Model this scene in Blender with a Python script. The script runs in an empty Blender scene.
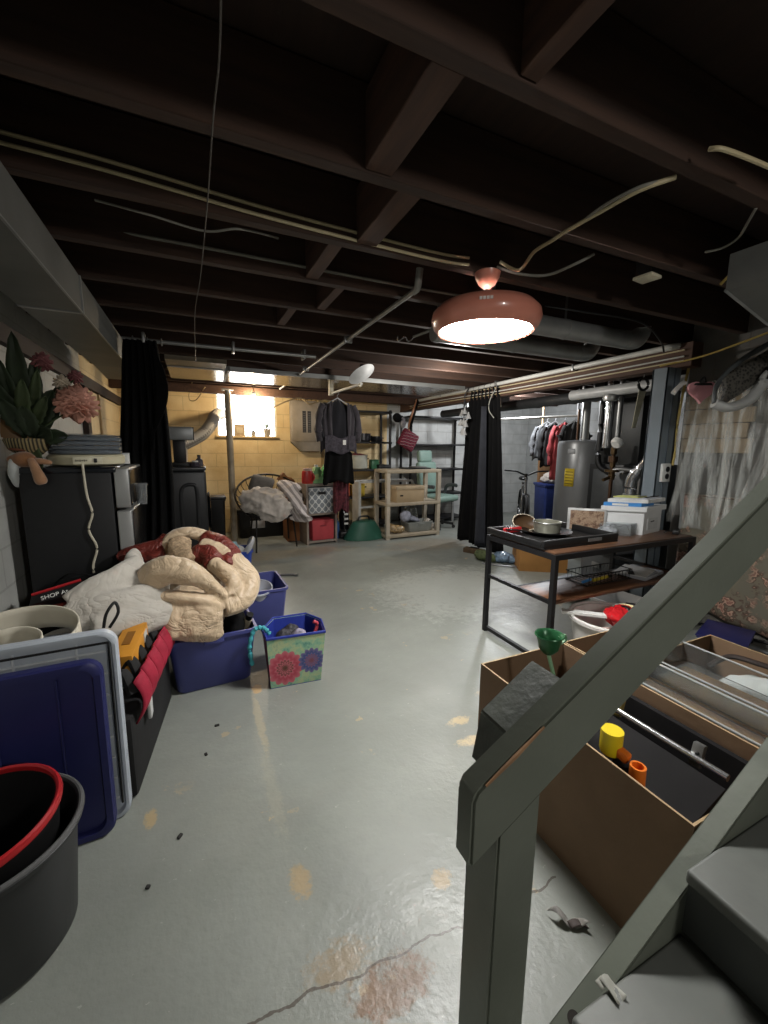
import bpy, bmesh, math, random
from mathutils import Vector, Matrix, noise
R = random.Random(7)
PI = math.pi
scene = bpy.context.scene
COL = scene.collection
V = Vector

# ------------------------------------------------------------------ camera
FPX, CAMH = 410.0, 1.32
CR = Matrix(((0.9101795, 0.0563110, -0.4103685), (-0.4141014, 0.1467979, -0.8983153), (0.0096562, 0.9875624, 0.1569309)))
cam_data = bpy.data.cameras.new('camera')
cam = bpy.data.objects.new('camera', cam_data)
COL.objects.link(cam)
cam.matrix_world = Matrix.Translation((0, 0, CAMH)) @ CR.to_4x4()
cam_data.sensor_fit = 'HORIZONTAL'
cam_data.sensor_width = 36
cam_data.lens = FPX / 768 * 36
cam_data.clip_start = 0.02
scene.camera = cam

def at(u, v, x=None, y=None, z=None):
    """survey helper: the world point on a known plane that was measured at a photo position"""
    r = CR @ V((u - 384, 512 - v, -FPX))
    t = (z - CAMH) / r.z if z is not None else (x / r.x if x is not None else y / r.y)
    return V((0, 0, CAMH)) + r * t

# ------------------------------------------------------------------ materials
def lin(h):
    h = h.lstrip('#')
    c = [int(h[i:i + 2], 16) / 255 for i in (0, 2, 4)]
    return tuple(x / 12.92 if x <= 0.04045 else ((x + 0.055) / 1.055) ** 2.4 for x in c) + (1,)

class NT:
    def __init__(s, name):
        s.m = bpy.data.materials.new(name); s.m.use_nodes = True
        s.t = s.m.node_tree; s.n = s.t.nodes; s.bsdf = s.n['Principled BSDF']
    def node(s, typ, **kw):
        n = s.n.new('ShaderNode' + typ)
        for k, v in kw.items():
            if k in n.inputs.keys(): n.inputs[k].default_value = v
            else: setattr(n, k, v)
        return n
    def link(s, a, b): s.t.links.new(a, b)
    def coord(s, scale=(1, 1, 1), which='Object'):
        tc = s.node('TexCoord'); mp = s.node('Mapping'); mp.inputs['Scale'].default_value = scale
        s.link(tc.outputs[which], mp.inputs['Vector']); return mp.outputs[0]
    def noise(s, vec, scale, detail=4, rough=.55):
        n = s.node('TexNoise'); n.inputs['Scale'].default_value = scale; n.inputs['Detail'].default_value = detail
        n.inputs['Roughness'].default_value = rough; s.link(vec, n.inputs['Vector']); return n.outputs['Fac']
    def ramp(s, fac, stops):
        n = s.node('ValToRGB'); e = n.color_ramp.elements
        while len(e) < len(stops): e.new(.5)
        for i, (p, c) in enumerate(stops): e[i].position = p; e[i].color = c
        s.link(fac, n.inputs[0]); return n.outputs[0]
    def mix(s, fac, a, b):
        n = s.node('Mix', data_type='RGBA')
        if isinstance(fac, (int, float)): n.inputs[0].default_value = fac
        else: s.link(fac, n.inputs[0])
        for i, c in ((6, a), (7, b)):
            if isinstance(c, tuple): n.inputs[i].default_value = c
            else: s.link(c, n.inputs[i])
        return n.outputs[2]
    def math(s, op, a, b=0.0, c=0.0):
        n = s.node('Math', operation=op)
        for i, v in enumerate((a, b, c)):
            if isinstance(v, (int, float)): n.inputs[i].default_value = v
            else: s.link(v, n.inputs[i])
        return n.outputs[0]
    def bump(s, h, strength=.3, dist=.01):
        n = s.node('Bump'); n.inputs['Strength'].default_value = strength; n.inputs['Distance'].default_value = dist
        s.link(h, n.inputs['Height']); s.link(n.outputs[0], s.bsdf.inputs['Normal'])

MATS = {}
def M(name, hexc='808080', rough=.6, metal=0.0, var=.12, scale=9, bump=0.0, bscale=60, stretch=(1, 1, 1), spec=.5, trans=0.0, alpha=1.0, emit=0.0, ior=1.45, sheen=0.0, coat=0.0, crease=0.0, cscale=9):
    if name in MATS: return MATS[name]
    t = NT(name); b = t.bsdf; c = lin(hexc)
    b.inputs['Roughness'].default_value = rough; b.inputs['Metallic'].default_value = metal
    b.inputs['Specular IOR Level'].default_value = spec; b.inputs['IOR'].default_value = ior
    b.inputs['Transmission Weight'].default_value = trans; b.inputs['Alpha'].default_value = alpha
    if sheen: b.inputs['Sheen Weight'].default_value = sheen
    if coat: b.inputs['Coat Weight'].default_value = coat
    vec = t.coord(stretch)
    if var:
        dk = tuple(x * (1 - var * 1.6) for x in c[:3]) + (1,); lt = tuple(min(1, x * (1 + var)) for x in c[:3]) + (1,)
        col = t.ramp(t.noise(vec, scale), [(.3, dk), (.7, lt)]); t.link(col, b.inputs['Base Color'])
    else: b.inputs['Base Color'].default_value = c
    if emit:
        b.inputs['Emission Color'].default_value = c; b.inputs['Emission Strength'].default_value = emit
    if crease:
        n = t.node('TexNoise'); n.inputs['Scale'].default_value = cscale; n.inputs['Detail'].default_value = 3; n.inputs['Distortion'].default_value = 1.2; t.link(vec, n.inputs['Vector'])
        h = t.math('POWER', t.math('ABSOLUTE', t.math('MULTIPLY', t.math('SUBTRACT', n.outputs['Fac'], .5), 2.0)), .6)
        t.bump(t.math('ADD', h, t.math('MULTIPLY', t.noise(vec, cscale * 5, 4), .25)), crease, .03)
    elif bump: t.bump(t.noise(vec, bscale, 5), bump, .01)
    MATS[name] = t.m; return t.m

# ------------------------------------------------------------------ mesh building
class MB:
    def __init__(s): s.bm = bmesh.new(); s.mi = 0
    def _mark(s): return set(s.bm.faces), set(s.bm.verts)
    def _fin(s, mk, mat=None):
        nf = [f for f in s.bm.faces if f not in mk[0]]
        for f in nf: f.material_index = s.mi
        if mat is not None:
            bmesh.ops.transform(s.bm, matrix=mat, verts=[v for v in s.bm.verts if v not in mk[1]])
        return s
    def box(s, c, size, rot=(0, 0, 0), bev=0.0, seg=2, taper=None):
        mk = s._mark()
        g = bmesh.ops.create_cube(s.bm, size=1)
        for v in g['verts']:
            v.co = V((v.co.x * size[0], v.co.y * size[1], v.co.z * size[2]))
            if taper and v.co.z < 0: v.co.x *= taper; v.co.y *= taper
        if bev:
            es = list({e for v in g['verts'] for e in v.link_edges})
            bmesh.ops.bevel(s.bm, geom=es, offset=bev, segments=seg, profile=.5, affect='EDGES')
        from mathutils import Euler
        return s._fin(mk, Matrix.Translation(c) @ Euler(rot).to_matrix().to_4x4())
    def bb(s, lo, hi, bev=0.0, seg=2):
        return s.box([(a + b) / 2 for a, b in zip(lo, hi)], [abs(b - a) for a, b in zip(lo, hi)], bev=bev, seg=seg)
    def ring(s, co): return [s.bm.verts.new(c) for c in co]
    def bridge(s, a, b, closed=True):
        n = len(a)
        for i in range(n if closed else n - 1):
            j = (i + 1) % n
            try: s.bm.faces.new((a[i], a[j], b[j], b[i]))
            except ValueError: pass
    def sweep(s, pts, ra, rb=None, seg=10, up=V((0, 0, 1)), cap=True, closed=False):
        """elliptical sweep; ra/rb may be numbers or per-point lists"""
        mk = s._mark(); pts = [V(p) for p in pts]; n = len(pts); rings = []
        for i, p in enumerate(pts):
            a = pts[i - 1] if (i > 0 or closed) else p; b = pts[(i + 1) % n] if (i < n - 1 or closed) else p
            t = (b - a).normalized() if (b - a).length > 1e-9 else V((0, 0, 1))
            sd = t.cross(up)
            if sd.length < 1e-3: sd = t.cross(V((1, 0.1, 0)))
            sd.normalize(); u = sd.cross(t).normalized()
            A = ra[i] if isinstance(ra, (list, tuple)) else ra
            B = (rb[i] if isinstance(rb, (list, tuple)) else rb) if rb is not None else A
            rings.append(s.ring([p + sd * math.cos(k * 2 * PI / seg) * A + u * math.sin(k * 2 * PI / seg) * B for k in range(seg)]))
        for i in range(n - 1): s.bridge(rings[i], rings[i + 1])
        if closed: s.bridge(rings[-1], rings[0])
        elif cap:
            s.bm.faces.new(rings[0][::-1]); s.bm.faces.new(rings[-1])
        return s._fin(mk)
    def cyl(s, p, q, r, r2=None, seg=20): return s.sweep([p, q], [r, r if r2 is None else r2], seg=seg)
    def bar(s, p, q, w, h=None, up=V((0, 0, 1))):
        """square-section bar"""
        mk = s._mark(); p, q = V(p), V(q); h = h or w; t = (q - p).normalized(); sd = t.cross(up)
        if sd.length < 1e-3: sd = V((1, 0, 0))
        sd.normalize(); u = sd.cross(t)
        a, b = [s.ring([e + sd * x * w / 2 + u * y * h / 2 for x, y in ((-1, -1), (1, -1), (1, 1), (-1, 1))]) for e in (p, q)]
        s.bridge(a, b); s.bm.faces.new(a[::-1]); s.bm.faces.new(b); return s._fin(mk)
    def lathe(s, prof, c=(0, 0, 0), seg=32, sx=1, sy=1, mat=None):
        mk = s._mark(); rings = []; c = V(c)
        for r, z in prof:
            if r < 1e-6: rings.append(s.ring([V((0, 0, z))]))
            else: rings.append(s.ring([V((math.cos(k * 2 * PI / seg) * r * sx, math.sin(k * 2 * PI / seg) * r * sy, z)) for k in range(seg)]))
        for a, b in zip(rings, rings[1:]):
            if len(a) == 1 and len(b) == 1: continue
            if len(a) == 1:
                for k in range(seg): s.bm.faces.new((a[0], b[(k + 1) % seg], b[k]))
            elif len(b) == 1:
                for k in range(seg): s.bm.faces.new((a[k], a[(k + 1) % seg], b[0]))
            else: s.bridge(a, b)
        return s._fin(mk, Matrix.Translation(c) @ (mat.to_4x4() if mat else Matrix.Identity(4)))
    def ell(s, c, r, rot=(0, 0, 0), seg=16):
        mk = s._mark(); from mathutils import Euler
        bmesh.ops.create_uvsphere(s.bm, u_segments=seg, v_segments=max(6, seg // 2), radius=1)
        return s._fin(mk, Matrix.Translation(c) @ Euler(rot).to_matrix().to_4x4() @ Matrix.Diagonal((*r, 1)))
    def prism(s, poly, d, mat=None):
        """poly: 3-D points of one face, d: offset vector"""
        mk = s._mark(); a = s.ring([V(p) for p in poly]); b = s.ring([V(p) + V(d) for p in poly])
        s.bm.faces.new(a[::-1]); s.bm.faces.new(b); s.bridge(a, b); return s._fin(mk, mat)
    def sheet(s, fn, nu, nv):
        mk = s._mark(); g = [s.ring([fn(i / nu, j / nv) for i in range(nu + 1)]) for j in range(nv + 1)]
        for j in range(nv): s.bridge(g[j], g[j + 1], closed=False)
        return s._fin(mk)
    def build(s, name, mat, parent=None, world=False, smooth=40, solid=0.0, mods=None):
        bmesh.ops.recalc_face_normals(s.bm, faces=s.bm.faces) if not solid else None
        me = bpy.data.meshes.new(name); 
        o = bpy.data.objects.new(name, me)
        if parent is not None and world:
            inv = wm(parent).inverted(); bmesh.ops.transform(s.bm, matrix=inv, verts=s.bm.verts)
        elif parent is None:
            vs = [v.co for v in s.bm.verts]
            c = V(((min(v.x for v in vs) + max(v.x for v in vs)) / 2, (min(v.y for v in vs) + max(v.y for v in vs)) / 2, min(v.z for v in vs)))
            bmesh.ops.translate(s.bm, vec=-c, verts=s.bm.verts); o.location = c
        for f in s.bm.faces: f.smooth = smooth > 0
        s.bm.to_mesh(me); s.bm.free()
        if smooth > 0: me.set_sharp_from_angle(angle=math.radians(smooth))
        for m in (mat if isinstance(mat, (list, tuple)) else [mat]): me.materials.append(m)
        COL.objects.link(o)
        if parent is not None: o.parent = parent
        if solid:
            md = o.modifiers.new('solid', 'SOLIDIFY'); md.thickness = solid; md.offset = 0
        return o

def wm(o):
    m = o.matrix_basis.copy()
    while o.parent is not None:
        o = o.parent; m = o.matrix_basis @ m
    return m
def tag(o, label, cat, group=None):
    o['label'] = label; o['category'] = cat
    if group: o['group'] = group
    return o
def thing(name, label, cat, loc=(0, 0, 0), rz=0.0, group=None):
    o = bpy.data.objects.new(name, None); COL.objects.link(o); o.location = loc; o.rotation_euler = (0, 0, rz); o.empty_display_size = .05
    return tag(o, label, cat, group)
def struct(o): o['kind'] = 'structure'; return o
def clouds(size):
    k = 'clouds%g' % size
    t = bpy.data.textures.get(k)
    if t is None:
        t = bpy.data.textures.new(k, 'CLOUDS'); t.noise_scale = size; t.noise_depth = 2
    return t
def ridged(size):
    k = 'folds%g' % size
    t = bpy.data.textures.get(k)
    if t is None:
        t = bpy.data.textures.new(k, 'MUSGRAVE'); t.musgrave_type = 'RIDGED_MULTIFRACTAL'; t.noise_scale = size; t.octaves = 2; t.noise_intensity = .6
    return t
def puffy(o, voxel=.012, amp=.02, size=.1, smooth=4, fold=0.0, fsize=.16):
    """melt overlapping folds of cloth into one continuous wrinkled surface"""
    m = o.modifiers.new('melt', 'REMESH'); m.mode = 'VOXEL'; m.voxel_size = voxel; m.use_smooth_shade = True
    m = o.modifiers.new('relax', 'SMOOTH'); m.iterations = smooth; m.factor = .6
    m = o.modifiers.new('wrinkle', 'DISPLACE'); m.texture = clouds(size); m.texture_coords = 'LOCAL'; m.strength = amp; m.mid_level = .5
    if fold:
        m = o.modifiers.new('folds', 'DISPLACE'); m.texture = ridged(fsize); m.texture_coords = 'LOCAL'; m.strength = fold; m.mid_level = .5
        m = o.modifiers.new('soften', 'SMOOTH'); m.iterations = 2; m.factor = .5
    return o
def spline(pts, n=8):
    pts = [V(p) for p in pts]; out = []
    for i in range(len(pts) - 1):
        p0 = pts[max(i - 1, 0)]; p1 = pts[i]; p2 = pts[i + 1]; p3 = pts[min(i + 2, len(pts) - 1)]
        for k in range(n):
            t = k / n
            out.append(.5 * ((2 * p1) + (p2 - p0) * t + (2 * p0 - 5 * p1 + 4 * p2 - p3) * t * t + (3 * p1 - p0 - 3 * p2 + p3) * t ** 3))
    out.append(pts[-1]); return out
def cable(name, pts, r, mat, label, cat='cable', group=None, n=8, parent=None):
    o = MB().sweep(spline(pts, n), r, seg=7).build(name, mat, parent, world=parent is not None)
    if parent is None: tag(o, label, cat, group)
    return o
def text(name, body, size, mat, parent, loc, rot, ext=.0008):
    cu = bpy.data.curves.new(name, 'FONT'); cu.body = body; cu.size = size; cu.extrude = ext; cu.align_x = 'CENTER'; cu.align_y = 'CENTER'
    cu.materials.append(mat); tmp = bpy.data.objects.new('letters', cu); COL.objects.link(tmp); bpy.context.view_layer.update()
    me = bpy.data.meshes.new_from_object(tmp.evaluated_get(bpy.context.evaluated_depsgraph_get())); bpy.data.objects.remove(tmp)
    o = bpy.data.objects.new(name, me); COL.objects.link(o); o.parent = parent; o.location = loc; o.rotation_euler = rot; return o
def copy_thing(o, loc, rz=None, label=None, parent=None):
    c = o.copy(); COL.objects.link(c); c.parent = parent
    if loc is not None: c.location = loc
    if rz is not None: c.rotation_euler = (0, 0, rz)
    if label: c['label'] = label
    for ch in list(o.children): copy_thing(ch, None, None, None, c)
    return c
# ================================================================== SETTING
YB = 6.6        # back wall
XL = -0.9       # left wall
def floor_mat():
    t = NT('painted_concrete_floor'); b = t.bsdf; tc = t.node('TexCoord'); P = tc.outputs['Object']
    n1 = t.noise(P, .9, 5); n2 = t.noise(P, 14, 6); n3 = t.noise(P, 4.2, 6, .65); n4 = t.noise(P, 60, 3)
    col = t.ramp(n1, [(.3, lin('757872')), (.7, lin('969a93'))])
    col = t.mix(t.math('MULTIPLY', t.ramp(n2, [(.35, (0, 0, 0, 1)), (.75, (1, 1, 1, 1))]), .35), col, lin('7f837f'))
    # flaked paint: small tan patches
    m = t.math('MULTIPLY', t.ramp(n3, [(.635, (0, 0, 0, 1)), (.655, (1, 1, 1, 1))]), t.ramp(t.noise(P, 1.3, 2), [(.42, (0, 0, 0, 1)), (.55, (1, 1, 1, 1))]))
    col = t.mix(t.math('MULTIPLY', m, .8), col, lin('b39f7e'))
    sc1 = t.ramp(t.noise(t.coord((1, 1.6, 1)), 26, 5, .7), [(.66, (0, 0, 0, 1)), (.69, (1, 1, 1, 1))])
    col = t.mix(t.math('MULTIPLY', sc1, .5), col, lin('b2b3aa'))
    sc2 = t.ramp(t.noise(t.coord((1.3, 1, 1)), 31, 5, .7), [(.69, (0, 0, 0, 1)), (.72, (1, 1, 1, 1))])
    col = t.mix(t.math('MULTIPLY', sc2, .55), col, lin('5d5f58'))
    sx = t.node('SeparateXYZ'); t.link(P, sx.inputs[0])
    X, Y = sx.outputs[0], sx.outputs[1]
    def blob(cx, cy, rx, ry, colour, thr, k=.9, sc=9):
        nonlocal col
        dx = t.math('DIVIDE', t.math('SUBTRACT', X, cx), rx); dy = t.math('DIVIDE', t.math('SUBTRACT', Y, cy), ry)
        d = t.math('ADD', t.math('MULTIPLY', dx, dx), t.math('MULTIPLY', dy, dy))
        v = t.math('SUBTRACT', t.math('ADD', t.noise(P, sc, 6, .65), .55), d)
        v = t.math('ADD', t.math('MULTIPLY', t.math('SUBTRACT', v, .55), 1.0), .55); v = t.math('ADD', v, t.math('MULTIPLY', t.math('SUBTRACT', t.noise(P, sc * 3.2, 5, .75), .5), 1.5))
        mk = t.ramp(v, [(thr, (0, 0, 0, 1)), (thr + .35, (1, 1, 1, 1))])
        col = t.mix(t.math('MULTIPLY', mk, k), col, lin(colour))
    blob(.37, .735, .18, .10, '74573c', .60, .95, 11); blob(.27, .83, .15, .08, '8f7c60', .58, .7, 14)
    blob(.235, 2.17, .035, .06, 'b08f5f', .35, .9, 20); blob(.21, 1.9, .03, .34, 'a89f86', .45, .6, 12)
    blob(.20, 1.45, .05, .35, 'a09d8e', .6, .4, 12); blob(1.07, 1.36, .12, .05, 'b9a684', .6, .9, 12); blob(1.10, 1.50, .11, .05, 'b9a684', .6, .9, 12)
    blob(.22, 1.07, .05, .08, 'a8926e', .5, .75, 20); blob(-.22, 1.5, .03, .06, 'b09a74', .4, .85, 20); blob(2.2, 3.1, 1.2, 1.0, 'b7bab5', .5, .55, 6); blob(.62, .9, .05, .05, 'a8926e', .5, .75, 20)  # the broad pale patch is light on the mid floor, put into the colour
    blob(.9, 5.0, 1.4, .35, '8d7f66', .5, .55, 4); blob(2.9, 4.75, 1.1, .5, '84796a', .52, .55, 4)
    # crack across the slab, from the stained patch to the newel
    wig = t.math('MULTIPLY', t.math('SUBTRACT', t.noise(P, 9, 4), .5), .06)
    line = t.math('ABSOLUTE', t.math('ADD', t.math('ADD', t.math('SUBTRACT', Y, .79), t.math('MULTIPLY', t.math('SUBTRACT', X, .3), .06)), wig))
    inx = t.math('MULTIPLY', t.math('GREATER_THAN', X, .02), t.math('LESS_THAN', X, .95))
    ck = t.math('MULTIPLY', t.math('LESS_THAN', line, .0032), inx)
    col = t.mix(t.math('MULTIPLY', ck, .8), col, lin('4a3f36'))
    t.link(col, b.inputs['Base Color'])
    t.link(t.ramp(t.noise(P, 3, 4), [(.3, (.28, .28, .28, 1)), (.7, (.5, .5, .5, 1))]), b.inputs['Roughness'])
    h = t.math('ADD', t.math('MULTIPLY', n2, .6), t.math('MULTIPLY', n4, .25)); t.bump(h, .36, .014)
    return t.m

def block_mat(name, ca, cb, split=None, axis='x', bump=.5):
    """painted concrete block; optional second paint colour beyond a split along the wall"""
    t = NT(name); b = t.bsdf; tc = t.node('TexCoord'); sx = t.node('SeparateXYZ'); t.link(tc.outputs['Object'], sx.inputs[0])
    cm = t.node('CombineXYZ'); t.link(sx.outputs[0 if axis == 'x' else 1], cm.inputs[0]); t.link(sx.outputs[2], cm.inputs[1])
    br = t.node('TexBrick'); t.link(cm.outputs[0], br.inputs['Vector']); br.inputs['Scale'].default_value = 1
    br.inputs['Brick Width'].default_value = .4; br.inputs['Row Height'].default_value = .2; br.inputs['Mortar Size'].default_value = .006
    P = tc.outputs['Object']; n = t.noise(P, 5, 6); base = t.ramp(n, [(.3, lin(ca)), (.7, lin(cb))])
    if split:
        s_, ca2, cb2 = split; g = t.math('GREATER_THAN', sx.outputs[0 if axis == 'x' else 1], s_)
        base = t.mix(g, base, t.ramp(n, [(.3, lin(ca2)), (.7, lin(cb2))]))
    col = t.mix(t.math('MULTIPLY', br.outputs['Fac'], .22), base, lin('5b5042')); t.link(col, b.inputs['Base Color'])
    b.inputs['Roughness'].default_value = .7
    t.bump(t.math('SUBTRACT', t.math('MULTIPLY', t.noise(P, 40, 5), .5), br.outputs['Fac']), bump, .01); return t.m

def wood_mat(name, a, b_, axis='x', rough=.8):
    t = NT(name); st = {'x': (1.2, 14, 14), 'y': (14, 1.2, 14), 'z': (14, 14, 1.2)}[axis]
    vec = t.coord(st); n = t.noise(vec, 2.2, 6, .6); n2 = t.noise(t.coord((1, 1, 1)), 1.7, 3)
    col = t.mix(t.math('MULTIPLY', n2, .5), t.ramp(n, [(.25, lin(a)), (.75, lin(b_))]), lin(a)); t.link(col, t.bsdf.inputs['Base Color'])
    t.bsdf.inputs['Roughness'].default_value = rough; t.bump(n, .25, .006); return t.m

FLOOR = floor_mat()
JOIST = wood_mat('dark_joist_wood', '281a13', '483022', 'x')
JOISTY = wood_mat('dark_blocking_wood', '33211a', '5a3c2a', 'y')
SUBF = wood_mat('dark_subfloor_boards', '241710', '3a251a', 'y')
BEAMW = wood_mat('brown_beam_wood', '3d2a20', '5c4030', 'y')
WBACK = block_mat('painted_block_back_wall', 'cdb283', 'dcc698', (.38, 'aeb0ae', 'c4c6c4'))
WLEFT = block_mat('painted_left_wall', 'a9aaa6', 'bcbdb8', (2.83, 'cdb78c', 'd8c69e'), 'y')
WRIGHT = block_mat('bare_right_wall', '4f4e4b', '63615c', None, 'y')
WGREY = block_mat('painted_grey_wall', '9a9c9b', 'b2b4b3', None, 'y')

def wallbox(name, lo, hi, mat):
    o = MB().bb(lo, hi).build(name, mat); o['kind'] = 'structure'; return o
wallbox('floor', (XL - .15, -3.2, -.12), (6.4, YB + .15, 0), FLOOR)
# the pattern of the floor is laid out from the room's own corner
bpy.data.objects['floor'].data.transform(Matrix.Translation(bpy.data.objects['floor'].location)); bpy.data.objects['floor'].location = (0, 0, 0)
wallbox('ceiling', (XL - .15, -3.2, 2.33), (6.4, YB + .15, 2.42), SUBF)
wallbox('wall_left', (XL - .15, -3.2, 0), (XL, YB + .15, 2.33), WLEFT)
wallbox('wall_front', (XL, -3.3, 0), (6.4, -3.15, 2.33), WGREY)  # unseen wall behind the camera, put in to bounce light
wallbox('wall_far_right', (6.25, -3.15, 0), (6.4, YB + .15, 2.33), WGREY)
# back wall around the window opening
WX0, WX1, WZ0, WZ1 = .31, 1.17, 1.46, 2.14
m = MB(); m.bb((XL, YB, 0), (WX0, YB + .15, 2.33)); m.bb((WX1, YB, 0), (6.25, YB + .15, 2.33)); m.bb((WX0, YB, 0), (WX1, YB + .15, WZ0)); m.bb((WX0, YB, WZ1), (WX1, YB + .15, 2.33))
bw = m.build('wall_back', WBACK); bw['kind'] = 'structure'
# near right wall behind the plastic sheet, with an area of raw tan boards
wallbox('wall_right', (3.42, -3.15, 0), (3.57, 1.98, 2.33), WRIGHT)
tb = MB()
for k in range(4): tb.bb((3.395, 1.52 + .03 * (k % 2), 1.30 + k * .105), (3.42, 1.96, 1.30 + k * .105 + .1), bev=.004)
struct(tb.build('trim_1', wood_mat('raw_tan_boards', 'a3927a', 'b8a88e', 'y')))

# window: a glass block panel glowing with daylight
def glassblock():
    t = NT('glass_block_daylight'); b = t.bsdf
    tc = t.node('TexCoord'); sx = t.node('SeparateXYZ'); t.link(tc.outputs['Object'], sx.inputs[0]); cm = t.node('CombineXYZ')
    t.link(sx.outputs[0], cm.inputs[0]); t.link(sx.outputs[2], cm.inputs[1])
    br = t.node('TexBrick', offset=0.0); t.link(cm.outputs[0], br.inputs['Vector']); br.inputs['Scale'].default_value = 1
    br.inputs['Brick Width'].default_value = .215; br.inputs['Row Height'].default_value = .17; br.inputs['Mortar Size'].default_value = .007
    n = t.noise(cm.outputs[0], 22, 3); c = t.ramp(n, [(.36, lin('6f7f90')), (.5, (1, 1, 1, 1))])
    c = t.mix(br.outputs['Fac'], c, lin('8d8f92')); t.link(c, b.inputs['Emission Color']); t.link(c, b.inputs['Base Color'])
    b.inputs['Emission Strength'].default_value = 7.0; b.inputs['Roughness'].default_value = .15
    t.bump(n, .4, .01); return t.m
win = thing('window_1', 'glass block window in the yellow back wall', 'window', (( WX0 + WX1) / 2, YB + .08, WZ0)); win['kind'] = 'structure'
MB().bb((WX0, YB + .06, WZ0), (WX1, YB + .12, WZ1)).build('pane', glassblock(), win, world=True)
m = MB(); WT = M('white_window_paint', 'd9d6cc', .5)
for lo, hi in (((WX0, YB + .02, WZ0), (WX0 + .025, YB + .06, WZ1)), ((WX1 - .025, YB + .02, WZ0), (WX1, YB + .06, WZ1)), ((WX0, YB + .02, WZ1 - .03), (WX1, YB + .06, WZ1))): m.bb(lo, hi)
m.build('window_frame', WT, win, world=True)
MB().bb((WX0 - .02, YB - .05, WZ0 - .025), (WX1 + .02, YB + .06, WZ0), bev=.004).build('window_sill', M('cream_sill', 'd8bd8c', .6), win, world=True)

# ceiling joists on 16 inch centres, solid blocking between them
JY = [.85 + .418 * k for k in range(-9, 14)]
for y in JY:
    if y > YB - .02: continue
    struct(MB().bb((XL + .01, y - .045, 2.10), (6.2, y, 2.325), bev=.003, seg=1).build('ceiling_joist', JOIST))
def blocking(x, k, w=.045, zb=2.105, mat=None):
    y0, y1 = JY[k], JY[k + 1] - .045
    struct(MB().bb((x - w / 2, y0 + .002, zb), (x + w / 2, y1 - .002, 2.30), bev=.003, seg=1).build('joist_blocking', mat or JOISTY))
i0 = 9
for x, k, w in ((.53, i0, .085), (.66, i0 + 1, .085), (.55, i0 + 2, .06), (.71, i0 + 3, .05), (.56, i0 + 4, .05), (.70, i0 - 1, .05)): blocking(x, k, w)
# brown beam over the opening to the furnace side, and the header by the back window
struct(MB().bb((3.30, 1.9, 1.92), (3.42, YB - .01, 2.095), bev=.004, seg=1).build('ceiling_beam', BEAMW))
struct(MB().bb((XL + .01, 5.95, 1.99), (3.29, 6.04, 2.095), bev=.004, seg=1).build('ceiling_beam', BEAMW))
# dark sill plate along the top of the left wall and the dark post in it
DKW = wood_mat('dark_trim_wood', '241a15', '3a2a22', 'y')
struct(MB().bb((XL, -3.1, 1.83), (XL + .04, YB - .01, 1.93)).build('trim_2', DKW))
struct(MB().bb((XL, 4.5, 0.0), (XL + .045, 4.62, 1.83)).build('trim_3', DKW))
struct(MB().bb((XL, 5.25, 0.0), (XL + .02, 5.30, 1.83)).build('trim_4', M('cream_trim', 'bfa57c', .6)))

# ================================================================== LIGHT
def point(name, loc, watts, colour, r):
    l = bpy.data.lights.new(name, 'POINT'); l.energy = watts; l.color = colour; l.shadow_soft_size = r
    o = bpy.data.objects.new(name, l); COL.objects.link(o); o.location = loc; return o
w = bpy.data.worlds.new('dim_air'); scene.world = w; w.use_nodes = True
w.node_tree.nodes['Background'].inputs[0].default_value = (.8, .88, 1, 1); w.node_tree.nodes['Background'].inputs[1].default_value = .03
point('stairwell_light', (1.0, -1.3, 1.95), 44, (1, .96, .90), .12)
point('furnace_room_light', (4.4, 4.9, 2.0), 72, (.95, .97, 1), .08)
point('back_fill_light', (2.4, 3.6, 1.85), 36, (1, .95, .88), .06)  # added fill with no fixture, brightens the back of the room
vs = scene.view_settings; scene.display_settings.display_device = 'sRGB'
vs.view_transform = 'Standard'; vs.look = 'None'; vs.exposure = 0.45; vs.gamma = 1.0; vs.use_curve_mapping = False
try: scene.cycles.use_denoising = True; scene.cycles.max_bounces = 8; scene.cycles.sample_clamp_indirect = 8.0
except Exception: pass
# ================================================================== ON THE CEILING
GALV = M('galvanized_sheet', 'a3a5a4', .36, .6, .12, 5, .05, 20)
GALVD = M('dull_galvanized_sheet', '6f716f', .55, .35, .12, 4)
STEEL = M('grey_steel_pipe', '8f9090', .4, .8, .1)
WPIPE = M('white_painted_pipe', 'b9b9b4', .45, 0, .08)
BLKM = M('black_metal', '161616', .4, .3, .1)
CHROME = M('chrome', 'c9cacb', .18, .9, .04)
CREAMW = M('cream_cable_sheath', 'b3a685', .5, 0, .08)
GREYW = M('grey_cable_sheath', '77756d', .5, 0, .1)
WHITEP = M('white_plastic', 'd8d8d4', .4, 0, .04)
BLACKP = M('black_plastic', '151516', .42, 0, .08)
REDP = M('red_plastic', 'b5232a', .4, 0, .06)
KRAFT = M('corrugated_cardboard', '806750', .8, 0, .07, 5, .12, 40)
KRAFTI = M('cardboard_cut_edge', 'a58d6c', .85, 0, .1, 60)

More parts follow.
